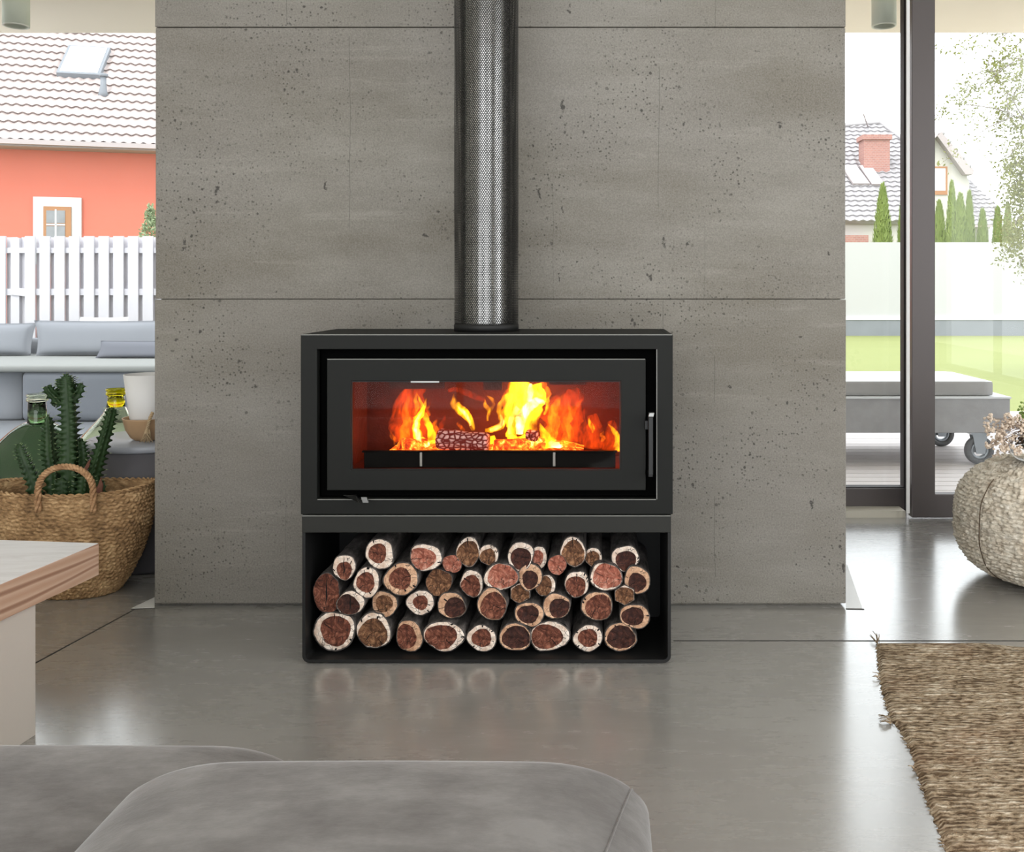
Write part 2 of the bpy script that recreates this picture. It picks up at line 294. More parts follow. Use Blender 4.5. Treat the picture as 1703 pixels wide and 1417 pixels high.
def leafmat(name, a, b, tr=.3):
    t = NT(name); n = t.noise(2.5, 3); t.fin(t.mix(n, a, b), .6, 0, None, .3)
    d = t.n.new('ShaderNodeBsdfTranslucent'); t.l.new(t.mix(n, a, b), d.inputs[0]); mx = t.n.new('ShaderNodeMixShader'); mx.inputs[0].default_value = tr
    t.l.new(t.b.outputs[0], mx.inputs[1]); t.l.new(d.outputs[0], mx.inputs[2]); t.l.new(mx.outputs[0], t.out.inputs[0]); return t.m
M['thuja'] = leafmat('thuja_green', (.14, .20, .045, 1), (.30, .37, .10, 1)); M['birch'] = leafmat('birch_leaf', (.11, .12, .035, 1), (.26, .27, .08, 1)); M['shrub'] = leafmat('pale_shrub_green', (.22, .30, .16, 1), (.36, .42, .26, 1))
M['birchbark'] = plain('birch_twig_bark', (120, 112, 104), .8)

# ------------------------------------------------------------------ mesh helpers
ORG = {}
class MB:
    def __init__(s): s.v = []; s.f = []; s.mi = []; s.sm = []; s.uv = None
    def add(s, vs, fs, mi=0, smooth=False):
        o = len(s.v); s.v += [tuple(p) for p in vs]; s.f += [tuple(i+o for i in f) for f in fs]
        s.mi += [mi]*len(fs) if isinstance(mi, int) else list(mi); s.sm += [smooth]*len(fs); return s
    def box(s, x0, x1, y0, y1, z0, z1, mi=0, rot=None):
        p = [(x0, y0, z0), (x1, y0, z0), (x1, y1, z0), (x0, y1, z0), (x0, y0, z1), (x1, y0, z1), (x1, y1, z1), (x0, y1, z1)]
        if rot: p = [rot(Vector(q)) for q in p]
        return s.add(p, [(0, 3, 2, 1), (4, 5, 6, 7), (0, 1, 5, 4), (1, 2, 6, 5), (2, 3, 7, 6), (3, 0, 4, 7)], mi)
    def frame(s, o, i, y0, y1, mi=0):      # o, i = (x0, x1, z0, z1) outer and inner
        q = lambda r, y: [(r[0], y, r[2]), (r[1], y, r[2]), (r[1], y, r[3]), (r[0], y, r[3])]
        v = q(o, y0)+q(i, y0)+q(o, y1)+q(i, y1); f = []
        for k in range(4):
            n = (k+1) % 4; f += [(k, n, 4+n, 4+k), (8+n, 8+k, 12+k, 12+n), (n, k, 8+k, 8+n), (4+k, 4+n, 12+n, 12+k)]
        return s.add(v, f, mi)
    def prism(s, pts, d, mi=0):            # pts: 3D polygon, extruded by vector d
        n = len(pts); a = [Vector(p) for p in pts]; b = [p+Vector(d) for p in a]
        return s.add(a+b, [tuple(range(n))[::-1], tuple(range(n, 2*n))]+[(i, (i+1) % n, (i+1) % n+n, i+n) for i in range(n)], mi)
    def tube(s, pts, rad, seg=8, mi=0, cap=True, flat=1.0, twist=0):
        pts = [Vector(p) for p in pts]; n = len(pts); rad = rad if isinstance(rad, (list, tuple)) else [rad]*n
        vs_ = []; up = Vector((0, 1, 0)); prev = None
        for i, p in enumerate(pts):
            d = (pts[min(i+1, n-1)]-pts[max(i-1, 0)]).normalized()
            a = prev if prev is not None else (up if abs(d.dot(up)) < .9 else Vector((1, 0, 0)))
            a = (a-d*a.dot(d)).normalized(); prev = a; b = d.cross(a)
            for k in range(seg):
                th = 2*PI*k/seg+twist*i
                vs_.append(p+(a*math.cos(th)*flat+b*math.sin(th))*rad[i])
        fs = [(i*seg+k, i*seg+(k+1) % seg, (i+1)*seg+(k+1) % seg, (i+1)*seg+k) for i in range(n-1) for k in range(seg)]
        if cap: fs += [tuple(range(seg))[::-1], tuple(range((n-1)*seg, n*seg))]
        return s.add(vs_, fs, mi, True)
    def lathe(s, prof, c=(0, 0, 0), seg=48, mi=0, sx=1, sy=1, ang=(0, 2*PI)):
        full = abs(ang[1]-ang[0]-2*PI) < 1e-6; m = seg if full else seg+1; vs_ = []
        for r, z in prof:
            for k in range(m):
                th = ang[0]+(ang[1]-ang[0])*k/seg; vs_.append((c[0]+r*sx*math.cos(th), c[1]+r*sy*math.sin(th), c[2]+z))
        fs = [(i*m+k, i*m+(k+1) % m, (i+1)*m+(k+1) % m, (i+1)*m+k) for i in range(len(prof)-1) for k in range(seg)]
        return s.add(vs_, fs, mi, True)
    def build(s, name, mats, parent=None, origin=None, bevel=0, label=None):
        me = bpy.data.meshes.new(name)
        og = Vector(ORG[parent.name]) if parent is not None else Vector(origin or (0, 0, 0))
        me.from_pydata([tuple(Vector(v)-og) for v in s.v], [], s.f)
        for m in (mats if isinstance(mats, (list, tuple)) else [mats]): me.materials.append(M[m] if isinstance(m, str) else m)
        me.polygons.foreach_set('material_index', s.mi); me.polygons.foreach_set('use_smooth', s.sm); me.update()
        if s.uv:
            ul = me.uv_layers.new(name='UVMap')
            for l in me.loops: ul.data[l.index].uv = s.uv[l.vertex_index]
        else:
            bm = bmesh.new(); bm.from_mesh(me); bmesh.ops.recalc_face_normals(bm, faces=bm.faces); bm.to_mesh(me); bm.free()
        o = bpy.data.objects.new(name, me); COL.objects.link(o)
        if parent is not None: o.parent = parent
        else: o.location = og
        ORG[o.name] = tuple(og)
        if bevel:
            b = o.modifiers.new('bevel', 'BEVEL'); b.width = bevel; b.segments = 2; b.limit_method = 'ANGLE'; b.angle_limit = math.radians(40)
        if label: o['label'] = label
        return o
def tag(o, label, cat, group=None, kind=None):
    o['label'] = label; o['category'] = cat
    if group: o['group'] = group
    if kind: o['kind'] = kind
    return o
def struct(o): o['kind'] = 'structure'; return o
def thing(name, loc, label, cat, group=None):
    o = bpy.data.objects.new(name, None); COL.objects.link(o); o.location = loc; o.empty_display_size = .1; ORG[o.name] = tuple(loc)
    return tag(o, label, cat, group)
def rbox(mb, c, h, r, n=10, crown=(0, 0), mi=0, fn=None):
    "rounded box: centre, half sizes, corner radius; crown lifts the top / side middles"
    bm = bmesh.new(); bmesh.ops.create_cube(bm, size=2); bmesh.ops.subdivide_edges(bm, edges=bm.edges, cuts=n, use_grid_fill=True)
    r3 = r if isinstance(r, tuple) else (r, r, r); vs_ = []
    for v in bm.verts:
        q = []
        for i in range(3):
            a = v.co[i]; s_ = math.copysign(1, a); a = abs(a)
            q.append(s_*(1-(1-a)**1.7 if a < 1 else 1))
        p = Vector((q[0]*h[0], q[1]*h[1], q[2]*h[2])); inner = Vector([max(-(h[i]-r3[i]), min(h[i]-r3[i], p[i])) for i in range(3)])
        d = Vector([(p[i]-inner[i])/r3[i] for i in range(3)])
        if d.length > 1e-6: d = d.normalized()
        d = Vector([d[i]*r3[i] for i in range(3)]); w_ = inner+d
        u = (w_.x/h[0])**2; v2 = (w_.y/h[1])**2; 
        if w_.z > 0: w_.z += crown[0]*max(0, 1-u)*max(0, 1-v2)*(w_.z/h[2])
        w_ = Vector(c)+w_
        if fn: w_ = fn(w_)
        vs_.append(w_)
    bm.verts.index_update(); fs = [tuple(v.index for v in f.verts) for f in bm.faces]; bm.free()
    return mb.add(vs_, fs, mi, True)

# ------------------------------------------------------------------ the room
def grid_floor():
    m = MB(); m.box(-4.2, 3.8, -2.6, 4.72, -.12, 0); return struct(m.build('floor', 'floor'))
fl = grid_floor()
m = MB(); sy = 1    # dark joints between the floor slabs
def strip(a, b, wd, mb, z=.0012):
    a = Vector(a); b = Vector(b); n = Vector((-(b-a).y, (b-a).x, 0)).normalized()*wd/2
    mb.prism([a-n, a+n, b+n, b-n], (0, 0, z))
jl0 = FL(225, 1013); jl1 = FL(55, 1105); dj = (jl1-jl0).normalized()
strip(jl0, jl1+dj*3.5, .006, m); strip(FL(1120, 1066), FL(1990, 1066), .005, m); strip(FL(1407, 1013), FL(1437, 1013.5), .009, m); strip(FL(218, 1013.5), FL(257, 1012), .006, m)
m.build('floor_joint', 'joint', fl)
m = MB(); m.prism([FL(1407, 940), FL(1409, 940), FL(1434, 1012), FL(1407, 1012)], (0, 0, .002)); m.prism([FL(219, 1012), FL(257, 994), FL(257, 1011)], (0, 0, .002))
m.build('floor_inlay', 'patch', fl)
# chimney wall
YW = 3.5; xl, xr = PX(257, YW), PX(1407, YW)
m = MB(); g = .0035
z1, z2 = PZ(497.5, YW), PZ(45, YW)
m.box(xl, xr, YW, YW+.36, .012, z1-.0012); m.box(xl+.003, xr-.002, YW+.001, YW+.36, z1+.0008, z2-.0022); m.box(xl+.001, xr-.001, YW, YW+.36, z2+.0012, 3.9)
m.box(xl+.015, xr-.015, YW+.02, YW+.34, 0, 3.88)
wl = struct(m.build('wall_back', 'concrete', bevel=.003))
# the rest of the shell
m = MB(); m.box(-4.4, 4.0, -2.8, 5.05, 3.9, 4.1); struct(m.build('ceiling', 'white'))
m = MB(); m.box(-4.4, -4.2, -2.8, 5.05, -.12, 3.9); struct(m.build('wall_left', 'white'))
m = MB(); m.box(3.8, 4.0, -2.8, -.9, -.12, 3.9); m.box(3.8, 4.0, 2.1, 5.05, -.12, 3.9); m.box(3.8, 4.0, -.9, 2.1, 3.5, 3.9); m.box(3.8, 4.0, -.9, 2.1, -.12, .3); struct(m.build('wall_right', 'white'))
m = MB(); m.box(-4.2, -3.4, -2.8, -2.6, -.12, 3.9); m.box(2.8, 3.8, -2.8, -2.6, -.12, 3.9); m.box(-3.4, 2.8, -2.8, -2.6, 3.6, 3.9); struct(m.build('wall_front', 'white'))
# canopy outside, window_1 fixed pane, door_1 sliding door
YF = 4.98; YD = 4.84
m = MB(); m.box(-5, 5, 5.06, PX(0, 1)*0+6.35, 2.95, 3.12); struct(m.build('trim_1', 'soffit'))
def frame_set(o, i, y0, y1, m_): m_.frame(o, i, y0, y1)
# window 1 (fixed, its left stile behind the concrete)
m = MB(); xa, xb = PX(1300, YF), PX(1508, YF); m.frame((xa, xb, 0, 3.88), (PX(1392, YF), PX(1503, YF), PZ(810, YF), 3.80), YF, YF+.06)
w1 = struct(m.build('window_1', 'frame_dark', bevel=.002))
m = MB(); m.box(xa+.02, PX(1503, YF), YF-.012, YF, PZ(850, YF)-.0, PZ(811.5, YF)); m.build('bottom_rail', 'frame', w1, bevel=.003)
m = MB(); m.box(PX(1392, YF), PX(1503, YF), YF+.025, YF+.033, PZ(810, YF), 3.80); m.build('window_pane', 'pane', w1)
m = MB(); m.box(PX(1390, YD), PX(1506, YD+.02), YD+.02, YF+.0, 0, .035); m.build('window_sill', 'sill', w1)
m = MB(); m.box(PX(1507.3, YD-.03), PX(1512.5, YD-.03), YD-.034, YD-.024, .036, 3.86); m.build('slide_track', 'track', w1)
# sliding door
m = MB(); da, db = PX(1511, YD), PX(1511, YD)+2.05
m.frame((da+.008, db, .012, 3.88), (PX(1552, YD), db-.13, PZ(820, YD), 3.78), YD-.03, YD+.03)
d1 = struct(m.build('door_1', 'frame', bevel=.004))
m = MB(); m.box(PX(1552, YD), db-.13, YD+.004, YD+.012, PZ(820, YD), 3.78); m.build('door_pane', 'pane', d1)
# left glazing beside the chimney wall
m = MB(); m.frame((-4.2, PX(330, YF), 0, 3.88), (-4.1, PX(330, YF)-.09, .09, 3.80), YF, YF+.06)
w2 = struct(m.build('window_2', 'frame', bevel=.003))
m = MB(); m.box(-4.1, PX(330, YF)-.09, YF+.025, YF+.033, .09, 3.80); m.build('window_pane', 'pane', w2)
m = MB(); m.box(PX(330, YF), PX(1300, YF), YF, YF+.1, -.1, 3.9); struct(m.build('wall_back_rear', 'white')).name = 'wall_rear'
# right wall and rear windows, added out of view to let light in
m = MB()
for a in (-.9, .56, 2.04): m.box(3.86, 3.92, a, a+.06, .3, 3.5)
m.box(3.86, 3.92, -.9, 2.1, .3, .36); m.box(3.86, 3.92, -.9, 2.1, 3.44, 3.5); struct(m.build('window_added_3', 'frame'))
m = MB()
for a in (-3.4, -1.35, .7, 2.74): m.box(a, a+.06, -2.73, -2.67, 0, 3.6)
m.box(-3.4, 2.8, -2.73, -2.67, 0, .08); m.box(-3.4, 2.8, -2.73, -2.67, 3.52, 3.6); struct(m.build('window_added_4', 'frame'))
m = MB(); m.box(-4.2, 3.8, 4.72, 5.06, -.12, 0); struct(m.build('trim_2', 'floor'))

# ------------------------------------------------------------------ stove with wood box
YS = 2.962
def sx_(p): return PX(p, YS)
def sz_(p): return PZ(p, YS)
ztop = sz_(556); zmid = sz_(857)
stove = thing('wood_stove', (sx_(809), YS+.2, 0), 'wide charcoal steel wood stove with glass door, on an open wood box', 'stove')
XO0, XO1 = sx_(500), sx_(1119)
m = MB()
m.frame((XO0, XO1, zmid+.003, ztop), (sx_(527), sx_(1092), sz_(830), sz_(581)), YS, YS+.035)
m.box(XO0, XO0+.02, YS+.035, YS+.40, zmid+.003, ztop); m.box(XO1-.02, XO1, YS+.035, YS+.40, zmid+.003, ztop)
m.box(XO0+.02, XO1-.02, YS+.035, YS+.40, ztop-.015, ztop); m.box(XO0+.02, XO1-.02, YS+.035, YS+.40, zmid+.003, zmid+.02); m.box(XO0+.02, XO1-.02, YS+.39, YS+.40, zmid+.02, ztop-.015)
m.build('body', 'steel', stove, bevel=.002)
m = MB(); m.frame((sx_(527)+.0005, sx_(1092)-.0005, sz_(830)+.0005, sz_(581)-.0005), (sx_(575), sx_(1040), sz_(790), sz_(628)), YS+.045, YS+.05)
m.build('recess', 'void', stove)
door = MB(); door.frame((sx_(543), sx_(1074), sz_(816), sz_(597)), (sx_(583), sx_(1032), sz_(782), sz_(634)), YS+.004, YS+.034)
door = door.build('door', 'steel', stove, bevel=.0022)
m = MB(); m.frame((sx_(582), sx_(1033), sz_(783), sz_(633)), (sx_(584.5), sx_(1030.5), sz_(781), sz_(636)), YS+.010, YS+.018); m.build('glass_seal', 'black', door)
m = MB(); m.box(sx_(583), sx_(1032), YS+.020, YS+.024, sz_(782), sz_(634)); m.build('door_glass', 'stoveglass', door)
m = MB(); m.box(sx_(544), sx_(1073), YS+.002, YS+.005, sz_(598.2), sz_(597)); m.build('edge_highlight', 'edge', door, label='thin painted highlight on the top edge')
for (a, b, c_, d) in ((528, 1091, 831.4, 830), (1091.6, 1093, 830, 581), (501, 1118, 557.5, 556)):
    m = MB(); m.box(sx_(a), sx_(b), YS-.0015, YS+.004, sz_(c_), sz_(d)); m.build('edge_highlight', 'edge', stove, label='thin painted edge highlight')
m = MB(); m.box(sx_(503), sx_(1115), YS-.0015, YS+.004, sz_(858.6), sz_(857.2)); m.build('edge_highlight', 'edge', stove, label='thin painted edge highlight')
# door handle: bar with bright cap, two stand-offs
m = MB(); m.box(sx_(1077), sx_(1085), YS-.045, YS-.032, sz_(786), sz_(690)); m.box(sx_(1077), sx_(1085), YS-.034, YS+.006, sz_(790), sz_(781)); m.box(sx_(1072), sx_(1079), YS-.01, YS+.01, sz_(714), sz_(699))
m.box(sx_(1077), sx_(1085), YS-.034, YS+.006, sz_(699), sz_(692))
hd_ = m.build('door_handle', 'satin', door, bevel=.002)
m = MB(); m.prism([(sx_(1077), YS-.046, sz_(690)), (sx_(1085.5), YS-.046, sz_(690)), (sx_(1085.5), YS-.020, sz_(690)), (sx_(1077), YS-.020, sz_(690))], (.003, 0, .012)); m.build('handle_cap', 'cap', hd_, bevel=.001, label='bright steel handle cap')
# air lever
m = MB(); m.prism([(sx_(570), YS-.004, sz_(823)), (sx_(592), YS-.004, sz_(823)), (sx_(603), YS-.030, sz_(828)), (sx_(600), YS-.030, sz_(833)), (sx_(585), YS-.004, sz_(829))], (0, .012, 0))
lv = m.build('air_lever', 'satin', stove, bevel=.001)
m = MB(); m.prism([(sx_(605), YS-.034, sz_(823)), (sx_(614), YS-.034, sz_(823)), (sx_(617), YS-.034, sz_(832)), (sx_(608), YS-.034, sz_(832))], (0, .008, 0)); m.build('lever_tip', 'cap', lv, label='bright steel lever tip')
# fire box
Y0, Y1 = YS+.051, YS+.34; bx0, bx1, bz0, bz1 = sx_(566), sx_(1052), sz_(790), sz_(612)
m = MB(); m.box(bx0, bx1, Y1, Y1+.02, bz0, bz1); m.box(bx0-.02, bx0, Y0, Y1+.02, bz0, bz1); m.box(bx1, bx1+.02, Y0, Y1+.02, bz0, bz1); m.box(bx0-.02, bx1+.02, Y0, Y1+.02, bz0-.02, bz0); m.box(bx0-.02, bx1+.02, Y0, Y1+.02, bz1, bz1+.015)
m.build('firebox', 'brick', stove)
m = MB(); m.box(sx_(598), sx_(1024), YS+.055, YS+.065, sz_(784), sz_(757)); m.box(sx_(595), sx_(1027), YS+.050, YS+.068, sz_(757.5), sz_(754.5))
gr = m.build('log_guard', 'grille', stove, bevel=.001)
for px in (695, 920):
    m = MB(); m.box(sx_(px-1.6), sx_(px+2.2), YS+.046, YS+.055, sz_(780), sz_(757)); m.build('guard_bracket', 'cap', gr, label='pale steel bracket')
for a, b, c_ in ((640, 735, 650), (800, 832, 652), (912, 975, 643)):
    m = MB(); m.box(sx_(a), sx_(b), YS+.055, YS+.065, sz_(c_), sz_(636)); m.build('baffle_bracket', 'brick', stove)
m = MB(); m.box(sx_(683), sx_(730), YS+.001, YS+.004, sz_(636.5), sz_(634)); m.build('air_slide', 'cap', door, label='bright steel slide')
# wood box: open front, rounded lower corners
zb0 = sz_(1103); XB0, XB1 = sx_(502), sx_(1116); zr = sz_(886)
def rr(x0, x1, z0, z1, r, n=6):
    pts = [(x0, z1), (x0, z0+r)]+[(x0+r-r*math.cos(a), z0+r-r*math.sin(a)) for a in [PI/2*i/n for i in range(1, n+1)]]
    pts += [(x1-r+r*math.sin(a), z0+r-r*math.cos(a)) for a in [PI/2*i/n for i in range(0, n+1)]]+[(x1, z1)]
    return pts
o_ = rr(XB0, XB1, zb0, zmid, .022); i_ = rr(XB0+.010, XB1-.010, zb0+.010, zmid, .014)
m = MB(); n_ = len(o_)
vs_ = [(p[0], YS+.004, p[1]) for p in o_]+[(p[0], YS+.40, p[1]) for p in o_]+[(p[0], YS+.004, p[1]) for p in i_]+[(p[0], YS+.40, p[1]) for p in i_]
fs = []
for i in range(n_-1):
    fs += [(i, i+1, n_+i+1, n_+i), (2*n_+i, 3*n_+i, 3*n_+i+1, 2*n_+i+1), (i, 2*n_+i, 2*n_+i+1, i+1), (n_+i, n_+i+1, 3*n_+i+1, 3*n_+i)]
m.add(vs_, fs, 0, False); m.box(XB0+.01, XB1-.01, YS+.39, YS+.40, zb0+.01, zmid); m.box(XB0+.01, XB1-.01, YS+.03, YS+.39, zmid-.006, zmid)
m.build('wood_box', 'black', stove)
m = MB(); m.box(XB0, XB1, YS, YS+.02, zr, zmid-.002); m.build('front_rail', 'steel_rail', stove, bevel=.002)
m = MB(); m.box(XB0+.03, XB1-.03, YS+.05, YS+.35, 0, zb0+.001); m.build('foot', 'black', stove)

# ------------------------------------------------------------------ flue
YP = 3.20; fx = PX(809, YP); rp = (PX(862, YP)-PX(756, YP))/2
flue = thing('flue_pipe', (fx, YP, ztop), 'tall steel flue pipe in a perforated black heat shield above the stove', 'flue')
m = MB(); m.lathe([(rp*.80, ztop+.002)]+[(rp*.80, ztop+.01+(3.88-ztop)*k/12) for k in range(13)], (fx, YP, 0), 48); m.build('inner_pipe', 'pipe', flue)
m = MB(); m.lathe([(0, ztop), (rp*1.01, ztop), (rp*1.01, ztop+.022), (rp*.97, ztop+.026), (.0, ztop+.026)], (fx, YP, 0), 48); m.build('flue_collar', 'black', flue)
def shell(r, a0, a1, name, seg=64, wob=0):
    m = MB(); zs = [ztop+.024+(3.9-ztop-.024)*i/40 for i in range(41)]; m.uv = []
    vs_ = []
    for zz in zs:
        for k in range(seg+1):
            th = a0+(a1-a0)*k/seg; r_ = r+wob*math.sin(zz*9)*(.5 if 6 < k < seg-6 else 1)
            vs_.append((fx+r_*math.cos(th), YP+r_*math.sin(th), zz)); m.uv.append((r*th+2, zz))
    m.add(vs_, [(i*(seg+1)+k, i*(seg+1)+k+1, (i+1)*(seg+1)+k+1, (i+1)*(seg+1)+k) for i in range(40) for k in range(seg)], 0, True)
    return m.build(name, 'mesh', flue)
shell(rp*.93, PI*1.0+.02, 2*PI-.02, 'front_heat_shield', wob=.0004); shell(rp*1.0, -.55, PI+.55, 'rear_heat_shield', wob=.0006)

# ------------------------------------------------------------------ logs in the wood box
# zoom x, zoom y, rx, ry, heartwood, sapwood, (core offset x, y, core size), arc of missing sapwood (deg centre, half width), label
LOGS = [
 (362,140,63,70,'heart_red','sap_cream',(-.14,.04,.62),None,'thick cream-ringed log with small red core, topmost at the left of the stack'),
 (200,200,50,60,'heart_red','sap_cream',(0,-.25,.66),(270,50),'small log with cream arch, directly above the split brown log at the left'),
 (572,155,75,60,'heart_pink','sap_cream',(-.22,-.1,.80),(190,60),'wide pink-faced log with cream crescent on its upper right, on top of the stack'),
 (692,185,43,40,'heart_pink',None,None,None,'small round pink log end in the top row, beside the wide pink-faced log'),
 (766,130,55,65,'heart_tan','sap_cream',(0,-.16,.88),(270,110),'left of the two tan logs with a wedge crack from the top'),
 (860,145,43,50,'heart_tan','sap_cream',(-.1,-.25,.80),(250,110),'small tan log end touching the right side of the left wedge-cracked log'),
 (1005,150,60,65,'heart_dark','sap_cream',(.02,-.16,.74),(330,50),'hollow-looking dark-cored log with cream arch, top row near the middle of the stack'),
 (1090,155,36,50,'heart_pink','sap_cream',(-.2,-.05,.70),(170,70),'narrow pale log end half hidden behind the dark-cored log, top row middle'),
 (1172,190,43,42,'heart_pink',None,None,None,'small round pink log end in the top row, nearest the wedge-cracked log further right'),
 (1245,130,57,68,'heart_tan','sap_cream',(0,-.16,.88),(270,110),'right of the two tan logs with a wedge crack from the top'),
 (1337,155,38,45,'heart_tan','sap_cream',(-.1,-.25,.86),(250,120),'tiny tan log end squeezed between the right wedge-cracked log and the last top log'),
 (1483,160,60,60,'heart_dark','sap_cream',(.05,-.18,.74),(330,60),'dark-cored log with cream arch, last in the top row on the right'),
 (120,320,62,85,'heart_red',None,None,None,'tall split brown log end without pale ring, outermost at the left end of the stack'),
 (303,270,60,68,'heart_red','sap_cream',(-.08,0,.66),None,'oval log with even cream ring and red core, directly below the raised thick-ringed log'),
 (460,255,75,75,'heart_red','sap_tan',(-.05,.03,.64),None,'round log with speckled cracked pale ring, below the wide pink-faced log'),
 (632,270,55,62,'heart_tan',None,None,None,'brown ringless log end below the left small pink log'),
 (783,275,53,60,'heart_red','sap_cream',(-.10,-.22,.82),(215,85),'red log end with white cap on its upper right, below the left wedge-cracked log'),
 (915,245,75,62,'heart_pink','sap_cream',(.10,.05,.88),(20,120),'rough salmon-red log end in the middle of the stack, second row down'),
 (1048,245,52,62,'heart_dark','sap_tan',(0,-.18,.66),(300,30),'dark-cored log with speckled white arch, second from top in the middle of the stack'),
 (1118,285,46,50,'heart_tan','sap_cream',(-.25,0,.90),(190,110),'tan log end tucked right of the speckled dark-cored log in mid stack'),
 (1262,278,53,62,'heart_red','sap_cream',(-.10,-.22,.82),(215,85),'red log end with white cap on its upper right, below the right wedge-cracked log'),
 (1395,245,75,62,'heart_pink','sap_cream',(.10,.05,.88),(20,120),'rough salmon-red log end near the right end of the stack'),
 (1537,260,60,62,'heart_dark','sap_tan',(0,-.15,.66),(300,30),'dark-cored log with speckled white arch, outermost at the right end of the stack'),
 (228,365,62,55,'heart_dark','sap_cream',(-.22,-.18,.86),(200,105),'brown log with pale upper right edge, beside the split brown log'),
 (383,368,58,58,'heart_tan','sap_tan',(-.02,.02,.64),(60,25),'tan-ringed log with dark brown core, below the speckled cracked log'),
 (548,362,60,58,'heart_red','sap_cream',(.0,.0,.55),None,'round log with very even white ring and small pink core, in the third row'),
 (690,375,65,58,'heart_dark','sap_tan',(.25,-.18,.76),(320,60),'log with broad tan arc, directly right of the even white-ringed log'),
 (875,370,68,70,'heart_red','sap_tan',(.10,-.10,.84),(350,100),'large red-brown log with salmon edge, in the middle above the bottom row'),
 (1003,320,48,45,'heart_tan','sap_cream',(0,-.12,.92),(270,120),'small six-sided olive-brown log end in the middle of the stack'),
 (1168,378,65,55,'heart_dark','sap_tan',(.25,-.18,.76),(320,60),'log with broad tan arc above the seventh log of the bottom row'),
 (1355,378,68,68,'heart_red','sap_tan',(.10,-.10,.84),(350,100),'large red-brown log with salmon edge, towards the right end above the bottom row'),
 (1480,328,48,45,'heart_tan','sap_cream',(0,-.12,.92),(270,120),'small six-sided olive-brown log end near the right end of the stack'),
 (1045,415,65,55,'heart_dark','sap_tan',(-.08,.0,.72),(185,30),'dark oval log with cream upper crescent, just above the bottom row in the middle'),
 (1527,425,68,55,'heart_dark','sap_tan',(-.12,.0,.72),(185,30),'dark oval log with cream double ring, just above the bottom row at the right end'),
 (155,492,90,92,'heart_red','sap_cream',(.06,.02,.72),None,'largest log with thick segmented cream ring, first of the bottom row on the left'),
 (335,490,80,78,'heart_tan','sap_cream',(-.05,-.15,.80),(250,110),'brown cracked log with cream strip along its top, second of the bottom row'),
 (497,515,60,72,'heart_red','sap_tan',(-.25,-.05,.76),(180,100),'brown log with tan crescent down its right side, third of the bottom row'),
 (655,515,90,68,'heart_red','sap_cream',(-.14,-.04,.78),(235,45),'wide oval log with pale double crescent on its right, fourth of the bottom row'),
 (828,525,65,60,'heart_red','sap_cream',(.0,.02,.66),None,'round cream-ringed log, fifth of the bottom row'),
 (980,520,75,60,'heart_dark','sap_tan',(.06,-.02,.82),None,'dark-cored slanting oval log with thin tan ring, sixth of the bottom row'),
 (1137,515,88,68,'heart_red','sap_cream',(-.14,-.04,.78),(235,45),'wide oval log with pale double crescent on its right, seventh of the bottom row'),
 (1313,525,65,60,'heart_red','sap_cream',(.0,.02,.66),None,'round cream-ringed log, eighth of the bottom row'),
 (1460,520,75,62,'heart_dark','sap_tan',(.06,-.02,.82),None,'dark-cored oval log with thin tan ring, last of the bottom row'),
]
